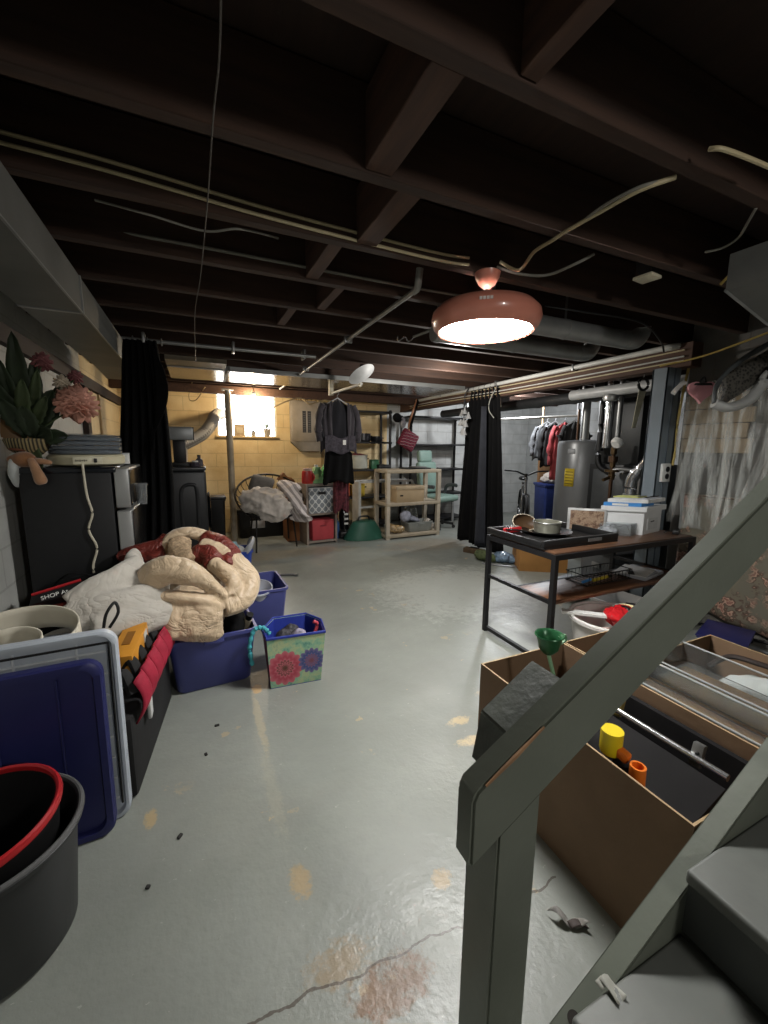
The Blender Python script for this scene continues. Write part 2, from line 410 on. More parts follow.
# pendant lamp
LX, LY = 1.24, 1.62
lamp = thing('pendant_lamp', 'glowing salmon red dome pendant lamp hung from the dark joists', 'lamp', (LX, LY, 1.845))
CORAL = M('salmon_red_lacquer', 'd68a76', .28, 0, .04, coat=.4)
MB().lathe([(0, .10), (.010, .14), (.010, .20), (0, .18)]).build('stem', M('pale_stem', 'c9b5a4', .4), lamp)
MB().lathe([(0, .182), (.014, .184), (.038, .204), (.053, .230), (.057, .250), (.05, .255), (0, .255)]).build('canopy', CORAL, lamp)
MB().lathe([(.205, .0), (.214, -.004), (.235, .018), (.246, .05), (.240, .078), (.212, .106), (.155, .126), (.08, .135), (.02, .137), (.02, .131), (.08, .128), (.15, .118), (.2, .098), (.225, .07), (.225, .03), (.205, .012)], seg=64).build('lamp_shade', CORAL, lamp)
em = NT('lit_diffuser'); em.bsdf.inputs['Emission Color'].default_value = (1, .985, .95, 1); em.bsdf.inputs['Emission Strength'].default_value = 88
MB().lathe([(0, -.003), (.12, -.002), (.205, .002), (.205, .008), (0, .008)], seg=64).build('diffuser', em.m, lamp)
d = V((-LX, -LY, 0)).normalized(); ang = math.atan2(d.y, d.x)
pm = Matrix.Rotation(ang, 4, 'Z') @ Matrix.Translation((.2445, 0, .068)) @ Matrix.Rotation(-.12, 4, 'Y')
lp = MB()
for k in range(4): lp.box((0, -.021 + k * .014, 0), (.003, .011, .012))
bmesh.ops.transform(lp.bm, matrix=pm, verts=lp.bm.verts); lp.build('label_plate', M('white_mark', 'eadcd6', .5), lamp)

# rectangular heating duct along the left wall
du = thing('heating_duct', 'long grey galvanized box duct running along the left wall', 'duct', (-.57, 2.0, 1.93))
m = MB(); m.bb((-.69, -.6, 1.935), (-.45, 4.05, 2.098)); m.build('duct_body', M('grey_sheet_duct', '6b6c69', .5, .45, .14, 3), du, world=True)
for y in (.9, 2.47): 
    MB().bb((-.695, y, 1.929), (-.444, y + .018, 2.098)).build('seam_collar', GALV, du, world=True)
MB().bar((-.45, -.6, 1.934), (-.45, 4.05, 1.934), .007).build('bottom_seam', GALV, du, world=True)
# the far continuation: boot dropping behind the curtain
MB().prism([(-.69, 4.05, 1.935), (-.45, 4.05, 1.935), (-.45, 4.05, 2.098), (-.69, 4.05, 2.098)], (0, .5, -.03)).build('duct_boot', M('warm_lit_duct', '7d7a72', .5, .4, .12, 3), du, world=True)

# duct at the upper right
rd = thing('heating_duct', 'grey sheet metal duct corner at the right edge under the joists', 'duct', (2.45, .8, 1.87))
m = MB(); a = [(1.98, 1.045, 1.955), (2.42, 1.09, 1.895), (3.2, 1.09, 1.84), (3.2, 1.09, 2.09), (1.98, 1.045, 2.09)]
m.prism(a, (.0, -.5, 0)); m.build('duct_body', GALVD, rd, world=True)
MB().sweep([a[0], a[1], a[2]], .006, seg=6).build('seam_edge', GALV, rd, world=True)

# round branch ducts
def round_duct(label, x0, x1, y, z, r):
    t = thing('round_duct', label, 'duct', ((x0 + x1) / 2, y, z), group=None)
    MB().cyl((x0, y, z), (x1, y, z), r, seg=24).build('pipe', GALV, t, world=True)
    MB().sweep(spline([(x1 - .02, y, z), (x1 + .09, y, z + .01), (x1 + .14, y, z + .06), (x1 + .14, y, z + .09)], 5), [r * 1.04] * 16, seg=24).build('elbow', GALV, t, world=True)
    for x in (x0 + .02, (x0 + x1) / 2):
        MB().cyl((x, y, z), (x + .015, y, z), r * 1.05, seg=24).build('crimp_band', GALV, t, world=True)
        MB().bb((x, y - .002, z + r), (x + .015, y + .002, 2.332)).build('hanger_strap', STEEL, t, world=True)
round_duct('round galvanized branch duct nearer the camera right of the lamp', 1.5, 2.62, 1.93, 2.03, .055)
round_duct('round galvanized branch duct farther behind the lamp', 1.4, 2.66, 2.34, 2.03, .055)

# foil wrapped duct along the back
fo = thing('foil_duct', 'wide shiny foil faced duct crossing under the joists before the window', 'duct', (1.2, 4.9, 2.03))
def foil():
    t = NT('crinkled_foil'); t.bsdf.inputs['Base Color'].default_value = lin('a9a9a7'); t.bsdf.inputs['Metallic'].default_value = 1; t.bsdf.inputs['Roughness'].default_value = .16
    t.bump(t.noise(t.coord((1, 3, 3)), 14, 5, .6), .22, .01); return t.m
m = MB(); m.bb((-.2, 4.55, 2.055), (3.2, 5.3, 2.098)); m.build('duct_body', foil(), fo, world=True)
MB().bb((.34, 4.50, 2.05), (.36, 5.32, 2.098)).build('tape_band', GALVD, fo, world=True)
MB().bb((-.2, 4.535, 2.052), (3.2, 4.55, 2.098)).build('front_flange', GALV, fo, world=True)
MB().bb((-.2, 4.2, 2.06), (.31, 4.5, 2.098)).build('side_panel', M('tan_duct_panel', '857c6c', .5, .2), fo, world=True)

# pipes
wp = thing('ceiling_pipe', 'white painted pipe carrying the black curtain along the brown beam', 'pipe', (3.27, 4, 2.05))
MB().sweep([(3.27, 2.06, 2.075), (3.27, 6.1, 2.05)], .021, seg=12).build('pipe', WPIPE, wp, world=True)
MB().sweep(spline([(3.27, 2.1, 2.075), (3.28, 2.03, 2.075), (3.33, 2.0, 2.082), (3.4, 2.0, 2.09)], 4), .024, seg=12).build('elbow', WPIPE, wp, world=True)
for y in (2.9, 4.0, 5.2): MB().bb((3.245, y, 2.04), (3.302, y + .018, 2.098), bev=.003).build('hanger', STEEL, wp, world=True)
cp = thing('ceiling_pipe', 'thin grey conduit running away under the joists toward the window', 'pipe', (1.06, 3.7, 2.07))
MB().sweep([(1.03, 1.9, 2.082), (1.07, 5.7, 2.068)], .013, seg=10).build('pipe', M('grey_conduit', '8a8983', .5, .3), cp, world=True)
MB().sweep(spline([(1.03, 1.93, 2.082), (1.03, 1.89, 2.085), (1.02, 1.86, 2.11), (1.02, 1.85, 2.16)], 4), .017, seg=10).build('elbow', M('grey_conduit', '8a8983'), cp, world=True)
for y in (2.94, 4.2): MB().bb((1.02, y, 2.06), (1.08, y + .02, 2.102), bev=.004).build('strap', STEEL, cp, world=True)
rp = thing('curtain_rod', 'galvanized pipe rod under the joists holding the left black curtain', 'rod', (.25, 3.5, 2.05))
MB().cyl((-.43, 3.56, 2.062), (.95, 3.47, 2.05), .014, seg=12).build('pipe', GALV, rp, world=True)
for x in (-.3, .3, .85): MB().bb((x, 3.47, 2.03), (x + .02, 3.57, 2.102), bev=.004).build('strap', STEEL, rp, world=True)
pb = thing('black_drain_pipe', 'dark pipe along the joists over the furnace opening', 'pipe', (3.7, 3.6, 1.85))
MB().cyl((3.75, 2.3, 1.86), (3.75, 5.9, 1.86), .06, seg=16).build('pipe', M('dark_iron_pipe', '3a3b3c', .5, .4), pb, world=True)
for y in (3.0, 4.4): MB().bb((3.68, y, 1.85), (3.82, y + .02, 2.1)).build('hanger', STEEL, pb, world=True)

# wires
for k, (dz, lab) in enumerate(((0, 'upper of the two cream cables stapled along the joist near the lamp'), (.028, 'lower of the two cream cables stapled along the joist near the lamp'))):
    cable('joist_cable', [(-.55, 1.69 - .053, 2.185 - dz), (-.2, 1.632, 2.175 - dz), (.25, 1.632, 2.15 - dz), (.62, 1.632, 2.14 - dz), (1.0, 1.63, 2.135 - dz), (1.15, 1.64, 2.15 - dz)], .006, CREAMW, lab)
cable('joist_cable', [(-.5, 2.095, 2.16), (0, 2.05, 2.15), (.5, 2.05, 2.15), (1.1, 2.05, 2.15), (1.6, 2.05, 2.16)], .007, GREYW, 'grey cable along the second joist beyond the lamp')
cable('loose_wire', [at(95, 200, z=2.13), at(150, 215, z=2.10), at(205, 231, z=2.09), at(240, 229, z=2.1), at(278, 238, z=2.15)], .004, GREYW, 'thin grey wire sagging between joists left of the hanging cord')
cable('hanging_wire', [at(221, -10, z=2.088), at(219, 60, z=2.088), at(213, 120, z=2.088), at(208, 195, z=2.085), at(204, 240, z=2.08), at(200, 280, z=2.06), at(195, 312, z=2.02), at(195, 345, z=1.99), at(196, 362, z=1.98)], .0022, M('grey_white_cord', '4a4540', .6), 'thin pale cord looping down from the joists in front of the window')
cable('ceiling_wire', [at(500, 262, z=2.12), at(519, 270, z=2.09), at(534, 252, z=2.09), at(553, 240, z=2.085), at(565, 232, z=2.085), at(600, 212, z=2.085), at(640, 190, z=2.085), at(676, 177, z=2.1)], .007, CREAMW, 'thick cream cable crossing the joists right above the lamp')
cable('ceiling_wire', [at(582, 222, z=2.088), at(605, 205, z=2.086), at(640, 187, z=2.088), at(672, 179, z=2.1)], .005, GREYW, 'dark grey cable beside the cream cable above the lamp')
cable('ceiling_wire', [at(497, 267, z=2.11), at(520, 274, z=2.07), at(547, 275, z=2.075), at(575, 264, z=2.085), at(594, 254, z=2.12)], .006, GREYW, 'grey cable sagging right of the lamp canopy')
cable('ceiling_wire', [at(709, 149, z=2.10), at(722, 149, z=2.09), at(745, 157, z=2.09), at(769, 167, z=2.095)], .006, CREAMW, 'short cream cable end on the nearest joist at the right edge')
cable('ceiling_wire', [at(705, 252, z=2.1), at(722, 248, z=2.095), at(738, 238, z=2.095), at(748, 222, z=2.095), at(756, 208, z=2.1)], .0045, GREYW, 'thin grey cable on a joist above the duct corner')
cable('ceiling_wire', [at(721, 284, z=2.06), at(735, 270, z=2.085), at(752, 256, z=2.09), at(775, 243, z=2.1)], .0065, M('yellow_cable', 'b09a52', .5), 'yellowish cable passing over the grey duct corner at right')
for k, (z, lab) in enumerate(((2.03, 'upper thin cable pinned along the brown beam'), (1.985, 'middle thin cable pinned along the brown beam'), (1.955, 'lower thin cable pinned along the brown beam'))):
    cable('beam_cable', [(3.29, 1.95, z + .01), (3.288, 2.8, z), (3.29, 3.9, z - .004), (3.288, 5.2, z + .01), (3.29, 6.2, z + .004)], .006, CREAMW if k != 1 else WPIPE, lab)
cable('ceiling_wire', [at(660, 366, x=3.28), at(700, 357, x=3.3), at(735, 345, x=3.3), at(775, 330, x=3.3)], .007, M('yellow_cable'), 'yellowish cable climbing from the beam toward the right edge')
cable('ceiling_wire', [at(545, 306, z=2.12), at(585, 312, z=2.09), at(640, 322, z=2.09), at(660, 340, z=2.06), at(664, 352, z=2.02)], .006, BLACKP, 'black cable running from the lamp to the beam')

# junction cover and small ceiling hooks
jc = MB().box(at(647, 278, z=2.092), (.085, .085, .014), (0, 0, .1), bev=.003).build('junction_box', M('cream_cover_plate', 'c9c2ab', .5)); tag(jc, 'junction box with a small cream square cover between joists right of the lamp', 'junction box'); MB().box((0, 0, .125), (.07, .07, .23), (0, 0, .1)).build('box_body', M('dark_iron_pipe', '3a3b3c', .5, .4), jc)
hk = thing('wire_hook', 'bent silver wire hook under the joists left of the lamp', 'hook', at(405, 337, z=2.09))
p = at(405, 337, z=2.09)
MB().sweep(spline([p + V((.07, 0, .01)), p + V((.04, .02, -.02)), p, p + V((-.05, 0, -.03)), p + V((-.06, 0, .0))], 5), .005, seg=7).build('wire', CHROME, hk, world=True)
MB().sweep([p + V((.07, 0, .01)), V((p.x + .10, 2.51, 2.102))], .01, seg=8).build('clip', STEEL, hk, world=True)
p = at(362, 375, z=2.0)
rl = thing('reflector_lamp', 'unlit round silver reflector lamp hung by the garment rod', 'lamp', p)
rm = Matrix.Rotation(2.6, 3, 'X') @ Matrix.Rotation(.35, 3, 'Y')
MB().lathe([(.0, .02), (.04, .02), (.09, .0), (.13, -.012), (.14, -.008), (.13, -.005), (.09, .008), (.04, .028), (0, .03)], mat=rm).build('reflector', M('dull_aluminium', 'c4c6c7', .5, .3, .08), rl)
MB().cyl((0, 0, .02), (0.01, .03, .095), .02).build('socket', BLACKP, rl)

# bare warm bulb by the window
bp = V((.75, 5.83, 1.93))
lb = thing('light_bulb', 'bare warm glowing bulb hanging over the back window', 'light bulb', bp)
eb = NT('warm_glowing_glass'); eb.bsdf.inputs['Emission Color'].default_value = (1, .78, .50, 1); eb.bsdf.inputs['Emission Strength'].default_value = 520
MB().lathe([(0, -.035), (.02, -.03), (.032, -.01), (.03, .012), (.016, .035), (.014, .045), (0, .045)]).build('glass', eb.m, lb)
MB().lathe([(0, .046), (.018, .046), (.022, .07), (.02, .09), (0, .09)]).build('socket', WHITEP, lb)
MB().sweep([(0, 0, .09), (0, .02, .17)], .006, seg=7).build('lead', CREAMW, lb)
cable('cord_tangle', [at(268, 410, y=5.8), at(285, 402, y=5.8), at(300, 398, y=5.85), at(310, 404, y=5.85), at(325, 400, y=5.9), at(333, 405, y=5.9)], .009, M('beige_cord', 'a3906c', .6), 'tangled beige cord looped above the electrical panel')
cable('cord_tangle', [at(205, 387, y=5.9), at(196, 400, y=6.1), at(189, 398, y=6.2), at(194, 380, y=6.1), at(215, 374, y=6.0)], .006, M('beige_cord'), 'loop of brown cord hanging on the yellow wall left of the window')

# steel support column
pc = thing('support_pole', 'slim grey steel support pole in front of the yellow wall', 'pole', (.415, 5.75, 0))
MB().cyl((0, 0, .01), (0, 0, 1.98), .042, seg=20).build('shaft', M('worn_grey_paint', 'a39885', .55, .2, .2, 6), pc)
MB().box((0, 0, .006), (.16, .16, .012), bev=.003).build('base_plate', STEEL, pc)
MB().box((0, 0, 2.02), (.14, .14, .012), bev=.003).build('top_plate', M('white_bracket', 'd2d0c8', .5), pc)
MB().cyl((0, 0, 1.98), (0, 0, 2.015), .03).build('screw_jack', STEEL, pc)
# ================================================================== LEFT SIDE
NAVY = M('navy_plastic', '33386b', .42, 0, .06)
NAVYD = M('dark_navy_plastic', '25285a', .4, 0, .06)
BLACKF = M('black_fabric', '0e0e0f', .95, 0, .15, 30, .1, 90, spec=.2)
LINEN = M('pale_grey_quilt', 'b9b4ab', .9, 0, .06, 8, sheen=.2, crease=.35, cscale=6)
CREAMQ = M('cream_satin_comforter', 'c8b193', .42, 0, .06, 6, sheen=.3, crease=.45, cscale=7)
RUST = M('rust_red_satin', '6e2a22', .42, 0, .12, 8, crease=.5, cscale=12)

def curtain(name, label, p0, p1, z0, z1, folds, amp, mat, seed, wtop=1.0, wbot=1.0, lean=0.0):
    """pleated hanging cloth between two floor points"""
    rr = random.Random(seed); ph = [rr.uniform(-.6, .6) for _ in range(40)]
    p0, p1 = V((p0[0], p0[1], 0)), V((p1[0], p1[1], 0)); d = p1 - p0; nn = V((-d.y, d.x, 0)).normalized(); mid = (p0 + p1) / 2
    def fn(u, v):
        wv = wtop + (wbot - wtop) * v ** .8
        a = 2 * PI * folds * u + ph[int(u * 10)] * .3
        off = math.sin(a) * amp * (.55 + .6 * v) + math.sin(a * .37 + 1) * amp * .8 * v
        q = mid + d * (u - .5) * wv + nn * off; q = V((q.x + lean * v * v, q.y, z1 + (z0 - z1) * v + .012 * math.sin(a * .5 + 1) * v)); return q
    t = thing(name, label, 'curtain', (mid.x, mid.y, z0))
    MB().sheet(fn, folds * 14, 24).build('drape', mat, t, world=True, solid=.006, smooth=80)
    return t, fn
t, fn = curtain('curtain', 'long black cloth curtain hanging between the fridge and the dryer', (-.43, 3.52), (-.20, 3.48), .03, 2.05, 6, .030, BLACKF, 3, .9, 2.05, -.13)
MB().sheet(lambda u, v: V((-.24 + .10 * math.sin(PI * min(1, v * 1.25)) * (0.2 + .8 * u) - .03 * v, 3.45 - .06 * u * v, 2.02 - v * .72 - .06 * u * v)), 10, 14).build('loose_fold', BLACKF, t, world=True, solid=.005, smooth=80)
for x in (-.36, -.27, -.18): MB().sweep([V((x, 3.53, 2.055)) + V((0, math.cos(a) * .024, math.sin(a) * .024)) for a in [k * PI / 6 for k in range(12)]], .0035, seg=6, closed=True).build('ring', STEEL, t, world=True)

# fridge
fr = thing('refrigerator', 'black two door apartment fridge with silver doors by the left wall', 'fridge', (-.62, 2.93, 0))
FB = M('black_fridge_side', '17181a', .5, 0, .1, 30, .06, 160)
SILV = M('silver_door', 'a3a4a3', .36, .6, .05, 3)
MB().bb((-.825, 2.65, .03), (-.425, 3.22, 1.17), bev=.008).build('body', FB, fr, world=True)
MB().bb((-.83, 2.645, 1.165), (-.40, 3.225, 1.20), bev=.01).build('top_panel', M('glossy_black_top', '10141a', .15, 0, .05), fr, world=True)
d1 = MB().bb((-.415, 2.65, .99 - .02), (-.345, 3.22, 1.19), bev=.008, seg=3).build('door', SILV, fr, world=True)
d2 = MB().bb((-.415, 2.65, .06), (-.345, 3.22, .955), bev=.008, seg=3).build('door', SILV, fr, world=True)
for d, z0, z1 in ((d1, .98, 1.18), (d2, .07, .945)): MB().bb((-.347, 2.662, z0), (-.34, 3.21, z1), bev=.003).build('front_panel', M('black_door_glass', '0f1011', .22), d, world=True)
for x in (-.79, -.46):
    for y in (2.69, 3.18): MB().cyl((x, y, 0), (x, y, .035), .018).build('foot', BLACKP, fr, world=True)

# food dehydrator on the fridge
FT = 1.2
dh = thing('food_dehydrator', 'cream food dehydrator with stacked clear trays on top of the fridge', 'dehydrator', (-.56, 2.83, FT))
CRM = M('cream_plastic', 'bdb79c', .45, 0, .05)
MB().lathe([(0, .004), (.165, .004), (.18, .012), (.182, .05), (.17, .062), (0, .062)], seg=48).build('base', CRM, dh)
CLR = M('smoky_clear_plastic', '9aa3ad', .12, 0, .05, trans=.75, ior=1.35)
for k in range(4):
    z = .064 + k * .024
    MB().lathe([(.0, z), (.166, z), (.172, z + .004), (.172, z + .018), (.166, z + .0225), (.160, z + .018), (.160, z + .007), (0, z + .006)], seg=48).build('tray', CLR, dh)
MB().lathe([(0, .161), (.165, .161), (.17, .168), (.10, .176), (0, .178)], seg=48).build('lid', CLR, dh)
fm = Matrix.Rotation(math.atan2(-2.83, .56) , 4, 'Z')
q = MB().box((.181, .0, .033), (.012, .13, .042), bev=.004); bmesh.ops.transform(q.bm, matrix=fm, verts=q.bm.verts); pnl = q.build('control_panel', M('pale_cream_panel', 'c9c4ac', .4), dh)
q = MB().box((.187, .035, .033), (.012, .014, .022), bev=.002); bmesh.ops.transform(q.bm, matrix=fm, verts=q.bm.verts); q.build('switch', BLACKP, pnl)
q = MB()
for k in range(6): q.box((.188, -.05 + k * .009, .033), (.002, .007, .007 if k % 2 else .01))
bmesh.ops.transform(q.bm, matrix=fm, verts=q.bm.verts); q.build('printed_mark', M('grey_print', '6d6a5c', .6), pnl)
cable('power_cable', [(-.545, 2.645, 1.215), (-.545, 2.636, 1.19), (-.54, 2.636, 1.05), (-.525, 2.638, .95), (-.548, 2.636, .86), (-.52, 2.638, .76), (-.545, 2.636, .66), (-.54, 2.636, .56)], .006, M('white_cord', 'cfc8b4', .5), None, parent=dh)
gl = thing('drinking_glass', 'small white box standing on the fridge top behind the dehydrator', 'box', (-.40, 3.0, FT)); gl.name = 'small_box'
MB().box((0, 0, .03), (.045, .05, .06), bev=.003).build('carton', WHITEP, gl); MB().box((0, 0, .063), (.047, .052, .008), bev=.002).build('lid', M('white_lid', 'c4c6c8', .5), gl)
gc = thing('clear_cup', 'clear plastic cup holder stuck on the fridge front', 'cup', (-.305, 2.80, .97))
MB().lathe([(0, 0), (.026, 0), (.032, .12), (.029, .12), (.024, .006), (0, .006)], seg=20).build('cup', M('clear_plastic', 'e2e6e8', .08, 0, .02, trans=.9), gc)
MB().lathe([(.031, .112), (.035, .112), (.035, .124), (.031, .124)], seg=20).build('rim', M('clear_plastic'), gc)

# artificial flowers in a striped basket on a white cloth
cl = MB(); cl.ell((-.79, 2.74, FT + .03), (.075, .07, .03)); cl.ell((-.83, 2.72, FT + .035), (.05, .05, .04)); cl.ell((-.80, 2.79, FT + .03), (.07, .07, .028)); cl.ell((-.835, 2.67, FT - .02), (.03, .035, .09))
puffy(tag(cl.build('folded_cloth', M('white_cotton', 'c6cac9', .9, 0, .05, 9)), 'crumpled white cloth under the flower basket on the fridge', 'cloth'), .008, .012, .05)
fl = thing('flower_arrangement', 'artificial flower arrangement with a big pink peony in a striped basket', 'flowers', (-.79, 2.74, FT + .06))
BK = NT('striped_basket'); wv = BK.node('TexWave'); wv.inputs['Scale'].default_value = 22; BK.link(BK.coord((1, 1, .1)), wv.inputs['Vector']); BK.link(BK.ramp(wv.outputs['Fac'], [(.4, lin('2e2a1d')), (.6, lin('8a7a56'))]), BK.bsdf.inputs['Base Color']); BK.bsdf.inputs['Roughness'].default_value = .7
MB().lathe([(0, 0), (.05, .0), (.085, .03), (.10, .075), (.095, .085), (.085, .07), (.05, .02), (0, .015)], seg=32).build('basket', BK.m, fl)
MB().lathe([(0, -.012), (.09, -.01), (.105, 0), (.09, .008), (0, .01)], mat=Matrix.Rotation(1.25, 3, 'X') @ Matrix.Rotation(.3, 3, 'Y'), c=(-.055, .05, .17), seg=32).build('wooden_disc', M('honey_brown_wood', '7a5a33', .5, 0, .15, 5), fl)
LEAF = M('dark_green_leaf', '26331f', .6, 0, .25, 14); LEAF2 = M('mid_green_leaf', '3d4a2c', .6, 0, .25, 14)
def leaf(mb, base, tip, w, droop=.25):
    base, tip = V(base), V(tip); d = tip - base; sd = d.cross(V((.2, 1, .1))).normalized()
    def fn(u, v):
        s_ = math.sin(PI * min(1, v * .96 + .04)) ** .7 * w * (1 + .12 * math.sin(v * 42))
        return base + d * v + sd * (u - .5) * 2 * s_ + V((0, -.02, -1)) * droop * d.length * v * v * .4 + V((0, -1, 0)) * abs(u - .5) * w * .5
    mb.sheet(fn, 4, 12)
m = MB()
for b_, t_, w_ in (((-.01, 0, .08), (-.07, -.02, .52), .035), ((0, 0, .1), (.0, -.03, .66), .05), ((.03, 0, .1), (.07, -.02, .52), .045), ((.02, -.01, .1), (-.13, -.05, .44), .035), ((.04, -.02, .1), (.14, -.05, .36), .05), ((.05, -.02, .09), (.12, -.08, .14), .05), ((.03, -.03, .09), (.02, -.09, .26), .05), ((0, -.03, .1), (-.07, -.08, .3), .045), ((.05, .02, .1), (.21, .02, .46), .04), ((.05, -.03, .08), (.19, -.07, .12), .04)): leaf(m, b_, t_, w_)
m.build('foliage', LEAF, fl, solid=.003)
m = MB()
for b_, t_, w_ in (((.03, -.02, .12), (.09, -.06, .46), .03), ((.03, -.03, .12), (.12, -.08, .32), .03), ((.0, -.03, .14), (.03, -.08, .40), .035), ((.02, -.04, .06), (.07, -.09, -.06), .028)): leaf(m, b_, t_, w_)
m.build('pale_leaves', LEAF2, fl, solid=.003)
def bloom(name, c, r, mat, n=46, seed=1):
    rr = random.Random(seed); mb = MB(); c = V(c)
    for k in range(n):
        zf = 1 - 1.75 * k / n; th = k * 2.399; rad = math.sqrt(max(0, 1 - zf * zf)); dr = V((rad * math.cos(th), -abs(zf) * .6 if zf > 0 else zf * .3, rad * math.sin(th)))
        dr = V((rad * math.cos(th), -zf, rad * math.sin(th))).normalized(); L = r * (.55 + .45 * (k / n)) * rr.uniform(.9, 1.1); wv_ = r * .3
        sd = dr.cross(V((.1, .3, 1))).normalized(); up = sd.cross(dr)
        mb.sheet(lambda u, v: c + dr * (L * (.25 + .75 * v)) + sd * (u - .5) * 2 * wv_ * math.sin(PI * (v * .75 + .2)) + up * (abs(u - .5) * wv_ * .8 + v * v * r * .12), 4, 5)
    mb.ell(c, (r * .4,) * 3, seg=10); return mb.build(name, mat, fl, solid=.0025)
bloom('peony', (.235, -.07, .265), .115, M('dusty_pink_petals', 'c48e7c', .75, 0, .14, 22), 60, 2)
bloom('small_bloom', (.10, -.02, .47), .06, M('plum_petals', '7c4a4c', .75, 0, .2, 22), 24, 3)
bloom('small_bloom', (.23, .0, .41), .045, M('plum_petals'), 22, 4)
bloom('small_bloom', (.175, -.03, .37), .05, M('cream_petals', 'b9ab97', .75, 0, .15, 22), 22, 5)
m = MB()
for q in ((.235, -.05, .25), (.10, -.02, .46), (.23, .0, .40), (.175, -.03, .36)): m.sweep(spline([(.02, 0, .06), (q[0] * .4, q[1], q[2] * .6), q], 5), .004, seg=6)
m.build('stems', LEAF2, fl)
# tan plush lying over the edge
ts = thing('plush_toy', 'tan plush toy flopped over the front edge of the fridge top', 'plush toy', (-.76, 2.64, FT + .0))
PL = M('tan_plush', '8a5f3d', .95, 0, .12, 20, .2, 60, sheen=.4); PL2 = M('pale_tan_plush', 'a57c5c', .95, 0, .12, 20, .2, 60, sheen=.4)
m = MB(); m.ell((-.035, .03, .038), (.052, .045, .042)); m.ell((-.005, .02, .03), (.03, .03, .03)); m.ell((-.085, .03, .04), (.022, .02, .022)); puffy(m.build('body', PL, ts), .007, .004, .03)
m = MB(); m.sweep(spline([(0, .0, .04), (.02, -.025, 0), (.035, -.03, -.05), (.045, -.03, -.085)], 4), [.014, .016, .018, .019, .02, .022, .023, .025, .026, .027, .026, .022, .014], seg=10); m.build('leg', PL2, ts)
MB().sweep(spline([(.01, .02, .03), (.045, .0, .03), (.085, .0, .022)], 4), [.017, .017, .017, .016, .015, .014, .013, .011, .006], seg=10).build('leg', PL2, ts)
MB().ell((-.055, .02, .088), (.035, .02, .008), (0, .1, .3)).build('ear', M('brown_plush', '5a3420', .9), ts)

# ------------------------------------------------ heap beside the fridge
m = MB()   # pale quilt heap reaching to the floor
m.ell((-.62, 2.30, .20), (.22, .22, .24)); m.ell((-.42, 2.36, .34), (.2, .2, .2)); m.ell((-.34, 2.2, .26), (.09, .12, .26))
def A3(*pts): return [at(u, v, y=y) for u, v, y in pts]
YU = V((0, 1, .15))
m.sweep(spline(A3((78, 612, 2.08), (100, 596, 2.12), (122, 584, 2.2), (140, 572, 2.3)), 6), .05, .10, seg=14)
m.sweep(spline(A3((70, 625, 2.04), (95, 614, 2.06), (125, 606, 2.1), (160, 598, 2.2)), 6), .05, .085, seg=14)
m.sweep(spline(A3((92, 634, 2.0), (120, 626, 2.04), (150, 618, 2.1), (168, 614, 2.16)), 6), .045, .07, seg=14)
m.sweep(spline(A3((165, 580, 2.3), (150, 590, 2.22), (135, 585, 2.22), (131, 568, 2.34), (138, 560, 2.42)), 6), .035, .075, seg=14)
m.sweep(spline(A3((136, 592, 2.2), (152, 601, 2.16), (166, 598, 2.2)), 6), .04, .05, seg=12)
puffy(tag(m.build('quilt', LINEN), 'pale grey white quilt heaped between the fridge and the blue bin', 'quilt'), .010, .018, .12, 2)
bg = thing('black_bag', 'black bag slumped against the dark fridge side behind the quilt', 'bag', (-.62, 2.5, 0))
m = MB(); m.ell((-.62, 2.52, .30), (.25, .1, .30)); m.ell((-.45, 2.53, .5), (.2, .09, .16)); m.ell((-.58, 2.5, .55), (.2, .08, .1)); puffy(m.build('sack', BLACKF, bg, world=True), .015, .02, .1)
MB().sweep(spline([(-.7, 2.44, .60), (-.6, 2.40, .69), (-.5, 2.42, .66)], 6), .012, .004, seg=8).build('strap', BLACKF, bg, world=True)
# printed red and black bag
rb = thing('printed_bag', 'red and black printed bag with white letters on the quilt heap', 'bag', (-.74, 2.15, .56))
m = MB(); m.ell((-.75, 2.14, .57), (.13, .07, .05), (0, 0, .15)); m.ell((-.66, 2.16, .575), (.09, .06, .045)); puffy(m.build('red_side', M('red_printed_film', 'a8453a', .4, 0, .45, 26), rb, world=True), .009, .016, .04)
bnd = MB().prism([(-.77, 2.10, .635), (-.60, 2.14, .655), (-.60, 2.17, .70), (-.77, 2.14, .665)], (0, .02, -.03)).build('black_band', BLACKP, rb, world=True)
MB().sweep([(-.77, 2.14, .667), (-.60, 2.17, .703)], .006, seg=6).build('red_edge', REDP, rb, world=True)
tx = text('lettering', 'SHOP At', .025, M('white_print', 'e4e4e0', .5), rb, (.055, -.034, .104), (.9, -.17, .24))

rb.location.x += .10; rb.location.z += .015
